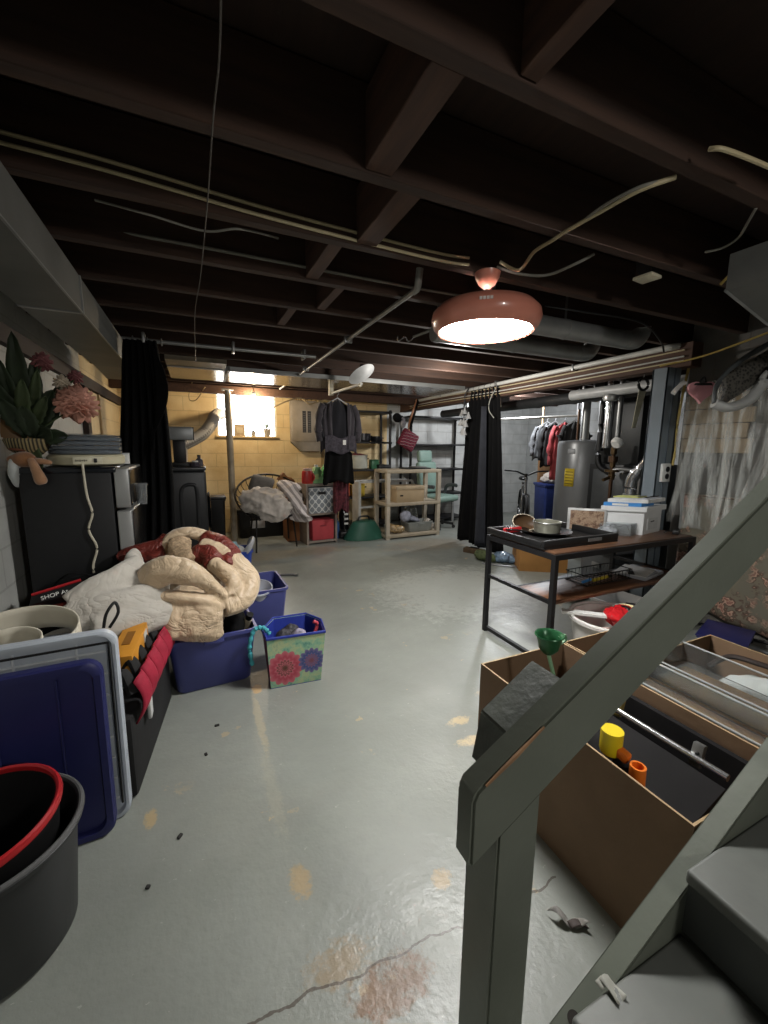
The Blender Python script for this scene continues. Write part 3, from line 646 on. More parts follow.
# ------------------------------------------------ totes at the near left
ct = thing('storage_tote', 'clear plastic storage tote behind the leaning lids', 'storage box', (-.67, 1.82, 0))
CT = M('cloudy_clear_plastic', 'a9b2bd', .28, 0, .05, trans=.45, ior=1.3)
def tub(mb, cx, cy, w, d, h, taper=.88, th=.006, r=.04, lip=.012, n=6):
    """open rounded rectangular bin with thickness and a rolled lip"""
    def ringpts(w_, d_, z):
        out = []
        for sx, sy, a0 in ((1, 1, 0), (-1, 1, PI / 2), (-1, -1, PI), (1, -1, 3 * PI / 2)):
            for k in range(n + 1):
                a = a0 + k * PI / 2 / n; out.append(V((cx + sx * (w_ / 2 - r) + r * math.cos(a), cy + sy * (d_ / 2 - r) + r * math.sin(a), z)))
        return out
    lv = [(w * taper - .02, d * taper - .02, 0), (w * taper, d * taper, .012), (w, d, h - lip * 1.6), (w + 2 * lip, d + 2 * lip, h - lip * 1.6), (w + 2 * lip, d + 2 * lip, h), (w - th, d - th, h), (w * taper - 2 * th, d * taper - 2 * th, th + .008)]
    rings = [mb.ring(ringpts(*l)) for l in lv]
    for a, b in zip(rings, rings[1:]): mb.bridge(a, b)
    mb.bm.faces.new(rings[0][::-1]); mb.bm.faces.new(rings[-1]); return mb
tub(MB(), 0, 0, .42, .40, .51, .92).build('body', CT, ct)
MB().bb((-.23, -.215, .51), (.23, .215, .535), bev=.012, seg=3).build('lid', CT, ct)
def lid(name, label, mat, xr, y0, w, h, lean, rimw=.035, ribs=(6, 1), ribmat=None, extra=None):
    """a tote lid standing on its edge"""
    t = thing(name, label, 'lid', (xr - w / 2, y0, 0)); t.rotation_euler = (-lean, 0, .05)
    def rr(w_, h_, r, y):
        out = []
        for sx, sz, a0 in ((1, 1, 0), (-1, 1, PI / 2), (-1, -1, PI), (1, -1, 3 * PI / 2)):
            for k in range(7):
                a = a0 + k * PI / 12; out.append(V((sx * (w_ / 2 - r) + r * math.cos(a), y, h / 2 + sz * (h_ / 2 - r) + r * math.sin(a))))
        return out
    m = MB(); L = [m.ring(rr(w, h, .05, .03)), m.ring(rr(w, h, .05, .0)), m.ring(rr(w - .012, h - .012, .048, -.006)), m.ring(rr(w - rimw, h - rimw, .04, -.006)), m.ring(rr(w - rimw - .01, h - rimw - .01, .04, .012)), m.ring(rr(w - rimw - .012, h - rimw - .012, .04, .016)), m.ring(rr(w - .02, h - .02, .046, .016)), m.ring(rr(w - .008, h - .008, .05, .03))]
    for a, b in zip(L, L[1:]): m.bridge(a, b)
    m.bridge(L[-1], L[0]); m.bm.faces.new(L[4]); m.bm.faces.new(L[5][::-1]); m.build('panel', mat, t)
    m = MB(); nz, nx = ribs; ww, hh = w - rimw - .04, h - rimw - .04
    for k in range(nz): m.box((0, .009, h / 2 - hh / 2 + hh * (k + .5) / nz), (ww, .01, .007), bev=.002, seg=1)
    for k in range(nx): m.box((-ww / 2 + ww * (k + .5) / nx, .009, h / 2), (.007, .01, hh), bev=.002, seg=1)
    m.build('ribs', ribmat or mat, t)
    return t
WH = M('cloudy_lid_plastic', 'c6ced8', .3, 0, .05, trans=.2, ior=1.3)
cll = lid('tote_lid', 'translucent grey white ribbed tote lid leaning behind the navy lid', WH, -.28, 1.535, .56, .695, .05, .03, (8, 3), M('white_rib_plastic', 'd8dde2', .3))
MB().sweep([(-.25, -.004, .655), (.255, -.004, .655)], .004, seg=6).build('gasket', BLACKP, cll); MB().sweep([(.255, -.004, .06), (.255, -.004, .655)], .004, seg=6).build('gasket', BLACKP, cll)
lid('tote_lid', 'navy blue tote lid leaning in front of the translucent lid', NAVYD, -.318, 1.475, .56, .625, .05, .05, (0, 3), NAVYD)

# black tub with nested red rimmed bucket
tb_ = thing('plastic_tub', 'dark grey round plastic tub on the floor at the near left', 'tub', (-.545, 1.24, 0))
MB().lathe([(0, 0), (.155, 0), (.165, .012), (.19, .32), (.203, .31), (.208, .325), (.2, .332), (.19, .328), (.18, .30), (.155, .02), (0, .014)], seg=56).build('body', M('dark_grey_plastic', '2e2f30', .5, 0, .06), tb_)
MB().sweep([V((math.cos(a) * .2, math.sin(a) * .2, .329)) for a in [k * PI / 28 for k in range(56)]], .007, seg=8, closed=True).build('rim', M('worn_grey_rim', '5c5d5d', .5), tb_)
rb2 = thing('bucket', 'black bucket with a bright red rim nested in the dark grey tub', 'bucket', (-.55, 1.245, .03)); rb2.rotation_euler = (.05, -.04, 0)
MB().lathe([(0, 0), (.12, 0), (.13, .012), (.178, .345), (.171, .345), (.124, .016), (0, .012)], seg=48).build('body', M('matte_black_plastic', '0f0f10', .55, 0, .05), rb2)
MB().sweep([V((math.cos(a) * .178, math.sin(a) * .178, .35)) for a in [k * PI / 24 for k in range(48)]], .008, .012, seg=8, closed=True).build('rim', M('bright_red_plastic', 'a81f24', .35, 0, .04), rb2)

# rolled white mat
ro = thing('rolled_mat', 'loosely rolled white mat standing on the clear tote by the lids', 'mat', (-.60, 1.80, .565)); ro.rotation_euler = (.22, 0, 0)
def spiral(u, v):
    a = 2.9 - u * 2 * PI * 1.75; k = min(1, max(0, (u - .50) / .14)); k = k * k * (3 - 2 * k)
    r = .158 * (1 - k) + (.082 - .01 * u) * k
    return V((.045 * k * -.2 + math.cos(a) * r * 1.05, .0 - .05 * k + math.sin(a) * r, .10 * v * (1.0 - .08 * math.cos(a)) + .002))
MB().sheet(spiral, 100, 4).build('sheet', M('off_white_mat', 'c9c3b2', .7, 0, .05), ro, solid=.006, smooth=80)
MB().sweep([spiral(.97, v / 4) + V((.006, 0, 0)) for v in range(5)], .006, seg=6).build('edge_strip', M('off_white_mat'), ro)

# black tool organiser with red pockets, orange carton
og = thing('tool_organizer', 'black fabric tool organizer with red pocket flaps beside the lids', 'bag', (-.35, 1.95, 0))
m = MB(); m.bb((-.44, 1.63, .0), (-.225, 2.28, .33), bev=.02, seg=2); m.build('body', M('black_canvas', '1a1a1b', .85, 0, .15, 30), og, world=True)
CRIM = M('crimson_fabric', 'a01f38', .75, 0, .12, 18, .2, 60)
for k in range(6):
    y = 1.67 + k * .1
    MB().sheet(lambda u, v: V((-.222 + .03 * math.sin(v * PI) + .018 * math.sin(u * PI), y + u * .085, .45 - v * .17 + .02 * math.sin(u * PI))), 8, 8).build('pocket_flap', CRIM, og, world=True, solid=.006, smooth=80)
    MB().sweep(spline([(-.225, y + .01, .40), (-.262, y + .04, .47), (-.30, y + .05, .42), (-.31, y + .05, .36)], 5), .022, .016, seg=8).build('loop', M('black_webbing', '161617', .8), og, world=True)
m = MB(); m.box((-.205, 1.80, .27), (.012, .05, .09), (0, 0, .1), bev=.003); m.build('white_label', M('white_tag', 'c8c8c6', .6), og, world=True)
MB().sweep(spline([(-.31, 1.66, .36), (-.28, 1.68, .44), (-.25, 1.72, .40)], 6), .006, seg=7).build('cord', M('dark_green_cord', '2e5a44', .5), og, world=True)
og.rotation_euler = (0, 0, -.13)
oc = thing('carton', 'orange yellow carton lying on the black organizer', 'carton', (-.30, 1.92, .42), -.12)
MB().box((0, 0, .05), (.085, .26, .085), (.12, 0, 0), bev=.003).build('box', M('orange_card', 'c98a2c', .6, 0, .06), oc)
MB().box((.0435, .08, .05), (.003, .05, .07), (.12, 0, 0)).build('white_label', M('white_tag'), oc); MB().box((0, .0, .0945), (.03, .10, .002), (.12, 0, 0)).build('print', M('brown_print', '8a5a1a', .6), oc)
cable('carabiner', [(-.36, 1.8, .62), (-.35, 1.82, .67), (-.325, 1.85, .70), (-.315, 1.84, .66), (-.345, 1.82, .61)], .006, BLKM, 'small black hook standing up over the clear lid', 'hook')

# ------------------------------------------------ blue bins and the comforter
def bin_(label, cx, cy, w, d, h, rz, mat):
    t = thing('storage_bin', label, 'storage bin', (cx, cy, 0), rz)
    tub(MB(), 0, 0, w, d, h, .86, .006, .035, .011).build('body', mat, t)
    for s_ in (-1, 1): MB().box((s_ * (w / 2 + .008), 0, h - .045), (.014, .12, .03), bev=.005).build('handle', mat, t)
    MB().box((0, -d / 2 - .006, h - .03), (.10, .012, .026), bev=.004).build('handle', mat, t)
    return t
BLUEB = M('purple_blue_plastic', '454a86', .42, 0, .06, 4)
bin_('purple blue storage bin under the cream comforter on the floor', .02, 2.47, .44, .44, .315, .06, BLUEB)
bin_('blue storage bin standing behind the floral bag', .37, 3.12, .36, .44, .30, .03, BLUEB)
co = thing('comforter', 'crumpled cream comforter with rust red ends piled on the blue bin', 'comforter', (0, 2.45, .3))
m = MB()
m.ell((-.03, 2.50, .42), (.22, .2, .18)); m.ell((-.02, 2.55, .58), (.18, .16, .15)); m.ell((-.06, 2.36, .46), (.15, .1, .13))
m.sweep(spline(A3((140, 592, 2.26), (150, 578, 2.2), (172, 570, 2.17), (200, 578, 2.18), (224, 596, 2.22)), 7), .05, [.03 + .045 * math.sin(PI * min(1, k / 26 + .05)) for k in range(29)], seg=16)
m.sweep(spline(A3((143, 600, 2.25), (165, 596, 2.18), (195, 598, 2.17), (222, 606, 2.2)), 7), .045, .03, seg=14)
m.sweep(spline(A3((192, 596, 2.20), (192, 615, 2.16), (190, 632, 2.15), (188, 641, 2.15)), 6), [.13 + .0025 * k - (.0 if k < 14 else .012 * (k - 13)) for k in range(19)], [.045 if k < 13 else .045 - .005 * (k - 12) for k in range(19)], seg=18, up=YU)
m.sweep(spline(A3((172, 604, 2.17), (172, 622, 2.13), (172, 638, 2.13)), 6), .035, .03, seg=12, up=YU)
m.sweep(spline(A3((202, 548, 2.46), (226, 556, 2.40), (246, 578, 2.32), (241, 598, 2.26), (222, 606, 2.22)), 7), .075, .06, seg=16)
m.sweep(spline(A3((212, 562, 2.34), (232, 580, 2.26), (232, 596, 2.22)), 7), .04, .045, seg=14)
m.sweep(spline(A3((160, 556, 2.55), (168, 541, 2.56), (185, 533, 2.56), (203, 536, 2.55), (214, 546, 2.5)), 7), .05, .035, seg=14)
puffy(m.build('cream_body', CREAMQ, co, world=True), .008, .014, .07, 2)
m = MB(); m.sweep(spline(A3((205, 540, 2.52), (220, 546, 2.46), (230, 556, 2.4), (224, 567, 2.34)), 7), .065, .06, seg=14); m.sweep(spline(A3((196, 556, 2.42), (207, 553, 2.40), (214, 563, 2.33)), 6), .055, .055, seg=12); puffy(m.build('rust_fold', RUST, co, world=True), .008, .014, .05, 2)
m = MB(); m.sweep(spline(A3((122, 556, 2.6), (140, 550, 2.56), (158, 545, 2.56), (168, 538, 2.58)), 7), .05, .035, seg=14); m.sweep(spline(A3((128, 562, 2.56), (150, 557, 2.5), (165, 552, 2.5)), 7), .04, .03, seg=14); puffy(m.build('rust_fold', RUST, co, world=True), .008, .014, .05, 2)
m = MB(); m.sweep(spline(A3((180, 540, 2.5), (180, 552, 2.42), (186, 564, 2.34)), 7), .06, .035, seg=14, up=YU)
puffy(m.build('lace_panel', M('beige_lace', 'b39a7c', .7, 0, .3, 60, .4, 120), co, world=True), .008, .012, .03, 2)
# things sticking out of the front bin
kb = MB(); kb.ell((.14, 2.44, .30), (.075, .15, .10)); puffy(tag(kb.build('black_cloth', BLACKF), 'black cloth stuffed in the front blue bin beside the comforter', 'cloth'), .01, .02, .06)
tu = thing('cosmetic_tube', 'cream white tube leaning in the front blue bin', 'tube', (.205, 2.42, .24)); tu.rotation_euler = (.45, .25, 0)
MB().lathe([(0, 0), (.018, 0), (.02, .02), (.022, .1), (0, .1)], seg=20).build('body', M('cream_tube', 'd1c6ae', .4), tu); MB().lathe([(0, .1), (.02, .1), (.02, .135), (0, .135)], seg=20).build('cap', BLACKP, tu)
cb = thing('plastic_bowl', 'frosted white plastic container in the rear blue bin', 'container', (.36, 3.0, .19)); cb.rotation_euler = (.3, 0, 0)
MB().lathe([(0, 0), (.07, 0), (.09, .1), (.095, .115), (.09, .12), (.082, .1), (.064, .008), (0, .008)], seg=32).build('bowl', M('frosted_plastic', 'b7bac4', .35, 0, .05), cb); MB().lathe([(.092, .112), (.1, .112), (.1, .124), (.092, .124)], seg=32).build('rim', M('frosted_plastic'), cb)

# floral fabric bag
fb = thing('fabric_tote', 'open fabric tote with big painted flowers beside the blue bin', 'tote bag', (.455, 2.25, 0), -.04)
def floral():
    t = NT('floral_print'); tc = t.node('TexCoord'); P = tc.outputs['Object']; sx = t.node('SeparateXYZ'); t.link(P, sx.inputs[0])
    n = t.noise(P, 16, 5, .7); col = t.ramp(n, [(.3, lin('3f7d78')), (.45, lin('86b396')), (.6, lin('b4bf92')), (.75, lin('5a8f8a'))])
    def flower(cx, cz, r, rim, mid, core):
        nonlocal col
        dx = t.math('SUBTRACT', sx.outputs[0], cx); dz = t.math('SUBTRACT', sx.outputs[2], cz)
        rad = t.math('SQRT', t.math('ADD', t.math('MULTIPLY', dx, dx), t.math('MULTIPLY', dz, dz))); an = t.math('ARCTAN2', dz, dx)
        pet = t.math('ADD', rad, t.math('MULTIPLY', t.math('ABSOLUTE', t.math('SINE', t.math('MULTIPLY', an, 7))), -.014))
        k = t.math('DIVIDE', pet, r); c = t.ramp(k, [(.0, lin(core)), (.22, lin(mid)), (.34, lin(core)), (.42, lin(mid)), (.6, lin(rim)), (.95, lin(mid))])
        c = t.mix(t.math('MULTIPLY', n, .35), c, lin('2a2320')); col = t.mix(t.math('LESS_THAN', pet, r), col, c)
    flower(-.065, .105, .082, 'b83f55', 'd0707c', '5a3a28'); flower(.075, .125, .058, '35508a', '7a6c9a', '8a4a58')
    t.link(col, t.bsdf.inputs['Base Color']); t.bsdf.inputs['Roughness'].default_value = .6; return t.m
fb.scale = (1.04, 1.0, 1.07)
hexb = [(-.14, -.12), (.125, -.13), (.135, .02), (.09, .12), (-.10, .12), (-.14, .0)]
hext = [(-.155, -.13), (.15, -.145), (.165, .02), (.10, .14), (-.09, .14), (-.165, .0)]
def panelprism(name, mat, i, parent):
    j = (i + 1) % 6; a = [V((*hexb[i], .004)), V((*hexb[j], .004)), V((*hext[j], .275)), V((*hext[i], .275))]
    nrm = (a[1] - a[0]).cross(a[3] - a[0]).normalized(); return MB().prism(a, nrm * -.006).build(name, mat, parent)
FLO = floral(); ROY = M('royal_blue_lining', '26368f', .55, 0, .08); MAR = M('maroon_print', '6d3a4a', .7, 0, .5, 30)
panelprism('front_panel', FLO, 0, fb)
for i in range(1, 6): panelprism('side_panel', MAR if i in (5, 1) else FLO, i, fb)
m = MB(); m.prism([V((*p, .006)) for p in hexb], (0, 0, -.005)); m.build('bottom', ROY, fb)
MB().sweep([V((*p, .277)) for p in hext], .006, .008, seg=8, closed=True).build('piping', ROY, fb)
for i in range(6):
    j = (i + 1) % 6; s_ = .965; a = [V((hexb[i][0] * s_, hexb[i][1] * s_, .02)), V((hexb[j][0] * s_, hexb[j][1] * s_, .02)), V((hext[j][0] * s_, hext[j][1] * s_, .274)), V((hext[i][0] * s_, hext[i][1] * s_, .274))]
    nrm = (a[1] - a[0]).cross(a[3] - a[0]).normalized(); MB().prism(a, nrm * -.003).build('lining', ROY, fb)
MB().sweep(spline([(-.13, -.05, .27), (-.165, -.05, .31), (-.21, -.05, .30), (-.235, -.06, .22), (-.225, -.06, .12)], 8), [.011 + .003 * math.sin(k * 1.9) for k in range(33)], seg=10).build('handle', M('turquoise_cord', '3f9aa6', .6, 0, .2, 40), fb)
for k, (x, y, rx, cmat) in enumerate(((-.05, 0, .05, 'dark_blob'), (.03, -.03, .045, 'mauve_blob'), (.0, .05, .05, 'dark_blob'))):
    mm = M('dark_blob', '2c2a30', .6, 0, .3, 30) if k != 1 else M('mauve_blob', '8a8494', .7, 0, .3, 30)
    g = MB(); g.ell((x, y, .0), (rx, .04, .05)); c = V((.455, 2.25, .235)); bmesh.ops.translate(g.bm, vec=c, verts=g.bm.verts)
    puffy(tag(g.build('sock_ball', mm), ['dark bundle at the left in the floral tote', 'mauve grey bundle at the front of the floral tote', 'dark bundle at the back of the floral tote'][k], 'bundle'), .007, .015, .03)
    # the tote is full beneath these
g = MB(); g.ell((.455, 2.24, .115), (.11, .10, .11)); puffy(tag(g.build('sock_ball', M('dark_blob')), 'dark bundle filling the bottom of the floral tote', 'bundle'), .01, .015, .04)
sn = thing('hand_tool', 'red handled tool standing in the floral tote', 'tool', (.565, 2.23, .13)); sn.rotation_euler = (0, .12, 0)
MB().sweep(spline([(0, 0, 0), (.0, 0, .1), (.01, 0, .16), (-.015, .0, .178)], 5), .011, seg=8).build('grip', M('pinkish_red', 'b04450', .4), sn); MB().cyl((0, 0, -.05), (0, 0, 0), .005).build('shaft', STEEL, sn)
# laundry basket peeping out behind the comforter, and a hose end on the floor
lbk = thing('laundry_basket', 'small blue and white laundry basket behind the comforter', 'basket', (.30, 4.35, 0))
tub(MB(), 0, 0, .34, .30, .27, .85, .006, .06, .01).build('body', M('bright_blue_plastic', '2f49a5', .4, 0, .05), lbk)
MB().sweep(spline([(.1, -.14, .26), (.15, -.15, .33), (.19, -.05, .37), (.17, .08, .33), (.16, .12, .26)], 6), .016, .03, seg=10).build('handle', M('grey_white_plastic', 'b0b2b6', .4), lbk)
fo_ = MB(); fo_.box((.26, 4.3, .33), (.16, .13, .02), (.25, .15, .2), bev=.003); tag(fo_.build('folder', M('teal_paper', '5b93a6', .5, 0, .1)), 'teal blue folder lying in the blue laundry basket', 'folder')
wc = MB(); wc.ell((.3, 4.33, .22), (.13, .12, .1)); puffy(tag(wc.build('white_cloth', M('white_cotton')), 'white cloth bunched in the blue laundry basket', 'cloth'), .01, .02, .06)
hs = thing('hose_end', 'short grey metal hose end lying on the floor past the rear bin', 'hose', at(287, 575, z=.012))
MB().sweep(spline([(-.08, .04, .0), (-.02, .02, .002), (.05, -.01, .002), (.08, -.03, .0)], 5), .012, seg=10).build('hose', M('grey_hose', '77777a', .4, .4), hs); MB().sweep([(.07, -.022, 0), (.10, -.04, 0)], .016, seg=10).build('nozzle', STEEL, hs)
# ================================================================== BACK OF THE ROOM
CHAR = M('charcoal_enamel', '262729', .38, .2, .06)
dr = thing('clothes_dryer', 'charcoal front load dryer past the black curtain', 'dryer', (-.27, 4.95, 0))
m = MB(); m.bb((-.62, 4.6, .02), (.085, 5.28, 1.06), bev=.025, seg=3); m.build('cabinet', CHAR, dr, world=True)
m = MB(); m.bb((-.62, 4.595, 1.06), (.09, 5.285, 1.10), bev=.015, seg=3); m.build('top_panel', M('dark_top_panel', '3a3b3d', .25, .2), dr, world=True)
MB().sweep(spline([(-.16, 4.598, .50), (-.16, 4.598, .80), (-.13, 4.598, .90), (-.05, 4.598, .92), (-.01, 4.598, .86), (-.01, 4.598, .5)], 6), .018, .008, seg=8, up=V((0, 1, 0))).build('pressed_rib', CHAR, dr, world=True)
MB().lathe([(.16, 0), (.2, .01), (.21, .03), (.17, .04), (0, .03)], c=(.085, 4.94, .6), mat=Matrix.Rotation(PI / 2, 3, 'Y'), seg=32).build('door', M('dark_glass', '101114', .1), dr, world=True)
cf = thing('coffee_machine', 'silver headed single cup coffee machine on the dryer', 'coffee machine', (-.13, 4.82, 1.10))
MB().box((0, .02, .02), (.2, .24, .04), bev=.008).build('base', BLACKP, cf)
MB().box((-.02, .05, .155), (.12, .14, .25), bev=.01).build('column', BLACKP, cf)
MB().box((.0, .0, .335), (.24, .24, .135), bev=.02, seg=3).build('head', M('silver_plastic', '8f9293', .35, .3, .05), cf)
MB().box((.121, .0, .335), (.012, .22, .13), bev=.005).build('side_cap', BLACKP, cf)
bt = thing('glass_jars', 'clear bottle standing right of the coffee machine on the dryer', 'bottle', (.03, 4.78, 1.10)); bt.name = 'bottle'
MB().lathe([(0, 0), (.035, 0), (.04, .01), (.038, .06), (.016, .085), (.016, .1), (0, .1)], seg=20).build('body', M('dark_clear_glass', '6d6a75', .1, 0, .05, trans=.5), bt); MB().lathe([(0, .1), (.018, .1), (.018, .118), (0, .118)], seg=16).build('cap', BLACKP, bt)
bt2 = thing('bottle', 'small dark bottle at the front right corner of the dryer top', 'bottle', (-.01, 4.68, 1.10))
MB().lathe([(0, 0), (.045, 0), (.05, .01), (.046, .045), (.03, .05), (0, .05)], seg=20).build('body', M('dark_jar', '3d3842', .2), bt2); MB().lathe([(0, .05), (.03, .05), (.03, .06), (0, .06)], seg=16).build('cap', WHITEP, bt2)
gb = thing('bottle', 'green bottle left of the coffee machine on the dryer', 'bottle', (-.285, 4.86, 1.10))
MB().lathe([(0, 0), (.025, 0), (.027, .08), (.012, .10), (0, .1)], seg=16).build('body', M('bottle_green', '2f5a3d', .3), gb); MB().cyl((0, 0, .1), (0, 0, .12), .013).build('cap', WHITEP, gb)
vh = thing('vent_hose', 'grey white flexible vent hose curving up from the dryer to the window', 'hose', (.1, 5.9, 1.2))
pts = spline([(-.14, 5.4, 1.32), (-.02, 5.5, 1.38), (.10, 5.6, 1.46), (.19, 5.7, 1.57), (.25, 5.85, 1.68), (.31, 6.1, 1.74), (.36, 6.4, 1.76), (.37, 6.52, 1.76)], 10)
MB().sweep(pts, [.068 + (.006 if k % 2 else 0) for k in range(len(pts))], seg=20).build('hose', M('pale_hose', 'a9a49b', .5, .1, .06), vh, world=True)
MB().sweep([p + V((.02, -.064, -.02)) for p in pts], .012, .02, seg=8).build('dark_stripe', M('hose_stripe', '6f6a62', .6), vh, world=True)
MB().sweep(spline([(-.15, 5.35, .9), (-.15, 5.38, 1.1), (-.14, 5.4, 1.32)], 6), .06, seg=18).build('lower_run', M('pale_hose'), vh, world=True)
wb = thing('waste_bin', 'black plastic bin between the dryer and the support pole', 'bin', (.20, 5.5, 0))
tub(MB(), 0, 0, .20, .24, .66, .85, .006, .04, .01).build('body', BLACKP, wb); MB().box((0, 0, .68), (.23, .27, .035), bev=.012).build('lid', BLACKP, wb)

# window sill pots
for k, (x, w_, h_, lab, mt) in enumerate(((.62, .15, .17, 'tan box on the window sill left of the jar', 'b09a7a'), (.82, .065, .08, 'small jar on the window sill between the box and the pot', '9a9284'), (1.02, .11, .11, 'round plant pot on the window sill near its right end', 'a49a8a'))):
    t = thing(('sill_box', 'jar', 'plant_pot')[k], lab, ('box', 'jar', 'plant pot')[k], (x, YB - .005, WZ0))
    mm = M('sill_%s' % mt, mt, .6)
    if k == 0:
        MB().box((0, 0, h_ / 2), (w_, .07, h_), bev=.004).build('box', mm, t); MB().box((0, -.036, h_ * .5), (w_ * .6, .004, h_ * .5), bev=.001).build('front_pattern', M('pale_lattice', 'c8b898', .6), t)
    elif k == 1:
        MB().lathe([(0, 0), (.03, 0), (.032, .06), (.02, .07), (0, .07)], seg=20).build('body', mm, t); MB().cyl((0, 0, .07), (0, 0, .085), .024).build('lid', STEEL, t)
    else:
        MB().lathe([(0, 0), (.042, 0), (.056, .1), (.06, .1), (.06, .115), (.05, .115), (.046, .09), (0, .085)], seg=24).build('pot', mm, t)
        g = MB()
        for j in range(9):
            a = j * .7; g.sweep(spline([(0, 0, .09), (.02 * math.cos(a), .02 * math.sin(a), .15), (.05 * math.cos(a), .03 * math.sin(a), .19 + .02 * (j % 3))], 4), [.006 + .004 * math.sin(PI * q / 8) for q in range(9)], .002, seg=6)
        g.build('foliage', M('grey_green_leaf', '7d8a78', .6), t)

# electrical panel
ep = thing('electrical_panel', 'grey electrical breaker panel on the yellow wall', 'electrical panel', (1.60, YB - .06, 1.28))
EP = M('panel_grey', '9a9184', .45, .1, .06)
MB().bb((1.37, YB - .10, 1.38), (1.86, YB - .001, 2.02), bev=.006).build('box', EP, ep, world=True)
MB().bb((1.385, YB - .112, 1.40), (1.845, YB - .10, 2.0), bev=.004).build('cover', EP, ep, world=True)
MB().prism([(1.37, YB - .10, 1.38), (1.86, YB - .10, 1.38), (1.86, YB - .10, 1.24), (1.52, YB - .10, 1.24)], (0, .095, 0)).build('lower_skirt', M('skirt_grey', '857f76', .5), ep, world=True)
for x in (1.55, 1.63):
    b_ = MB().bb((x, YB - .116, 1.53), (x + .055, YB - .108, 1.86)).build('breaker_column', M('breaker_dark', '2c2a28', .5), ep, world=True)
    g = MB()
    for k in range(9): g.bb((x + .012, YB - .124, 1.545 + k * .034), (x + .043, YB - .113, 1.56 + k * .034))
    g.build('switches', M('breaker_grey', '57534e', .5), b_, world=True)
g = MB()
for k in range(6): g.sweep(spline([(1.44 + k * .07, YB - .05, 2.01), (1.43 + k * .07, YB - .06, 2.06), (1.46 + k * .06, YB - .08, 2.1)], 4), .010, seg=6)
g.build('wire_bundle', M('beige_cord'), ep, world=True)

# dark trunk and chair by the wall
tk = thing('storage_chest', 'black storage trunk with a white paper label behind the basket chair', 'trunk', (.88, 6.28, 0))
tub(MB(), 0, 0, .80, .48, .38, .92, .01, .04, .012).build('body', BLACKP, tk); MB().box((0, 0, .40), (.84, .52, .05), bev=.015).build('lid', BLACKP, tk)
MB().box((-.12, -.243, .20), (.20, .012, .11), (.08, 0, 0), bev=.001).build('paper_label', M('paper_white', 'c4c5c8', .7), tk)
for x in (-.25, .25): MB().box((x, -.262, .39), (.06, .012, .07), bev=.004).build('latch', M('dark_latch', '2b2b2d', .4), tk)
egg = thing('basket_chair', 'black wire basket chair piled with laundry before the yellow wall', 'chair', (.84, 5.38, 0))
BW = M('black_wire', '1b1816', .45, .4, .1)
up = V((0, .30, .26)); ce = V((0, 0, .68))
MB().sweep([ce + V((math.cos(a) * .42, 0, 0)) + up * math.sin(a) for a in [k * PI / 24 for k in range(48)]], .013, seg=8, closed=True).build('rim_ring', BW, egg)
nn = V((1, 0, 0)).cross(up).normalized()
if nn.z > 0: nn = -nn
m = MB()
for k in range(14):
    a = k * PI / 14
    m.sweep([ce + V((math.cos(a) * .42, 0, 0)) * math.cos(t_) + up * math.sin(a) * math.cos(t_) + nn * .22 * math.sin(t_) for t_ in [j * PI / 12 for j in range(13)]], .005, seg=5)
m.build('wire_basket', BW, egg)
for x, y in ((-.22, -.22), (.32, -.06), (-.24, .24), (.28, .26)): MB().cyl((x * .85, y * .55, .50), (x, y, .0), .011, seg=8).build('leg', BW, egg)
MB().sweep([V((math.cos(a) * .24, math.sin(a) * .17, .47)) for a in [k * PI / 14 for k in range(28)]], .009, seg=6, closed=True).build('base_ring', BW, egg)
WHB = M('white_fleece', 'b9b1a9', .95, 0, .08, 20, .2, 60, sheen=.4)
m = MB(); m.ell((.72, 5.18, .68), (.28, .15, .14), (.3, 0, .1)); m.ell((.84, 5.09, .56), (.24, .09, .17)); m.ell((.58, 5.16, .66), (.14, .1, .16)); m.ell((.62, 5.2, .62), (.15, .12, .15)); m.sweep(spline([(.55, 5.2, .7), (.7, 5.12, .74), (.85, 5.1, .64), (.92, 5.1, .5)], 6), .07, .05, seg=10)
puffy(tag(m.build('blanket', WHB), 'white fleece blanket bundled in the basket chair', 'blanket'), .011, .03, .09, 3, .05, .14)
m = MB(); m.box((.76, 5.52, .82), (.30, .10, .24), (.5, .25, .1), bev=.045, seg=3); tag(m.build('cushion', M('grey_cushion', '6d6b68', .9, 0, .1, 20, .2, 60)), 'grey cushion standing at the back of the basket chair', 'cushion')
def stripe_mat(name, a, b, sc, rot=(0, 0, 0)):
    t = NT(name); w_ = t.node('TexWave'); w_.inputs['Scale'].default_value = sc; w_.inputs['Distortion'].default_value = 2.5; w_.inputs['Detail'].default_value = 2
    tc = t.node('TexCoord'); mp = t.node('Mapping'); mp.inputs['Rotation'].default_value = rot; t.link(tc.outputs['Object'], mp.inputs['Vector']); t.link(mp.outputs[0], w_.inputs['Vector'])
    t.link(t.ramp(w_.outputs['Fac'], [(.45, lin(a)), (.6, lin(b))]), t.bsdf.inputs['Base Color']); t.bsdf.inputs['Roughness'].default_value = .9; return t.m
m = MB(); m.sweep(spline([(1.0, 5.36, .84), (1.06, 5.26, .80), (1.12, 5.14, .66), (1.18, 5.1, .48), (1.2, 5.12, .38)], 6), .13, .05, seg=12); m.ell((1.08, 5.3, .78), (.16, .12, .07)); m.ell((1.14, 5.15, .5), (.14, .05, .14))
puffy(tag(m.build('patterned_cloth', stripe_mat('grey_white_swirl', 'cfc6c2', '8f8784', 4, (0, .6, 0))), 'grey and white patterned cloth hanging over the right of the basket chair', 'cloth'), .011, .03, .08, 3, .03, .12)
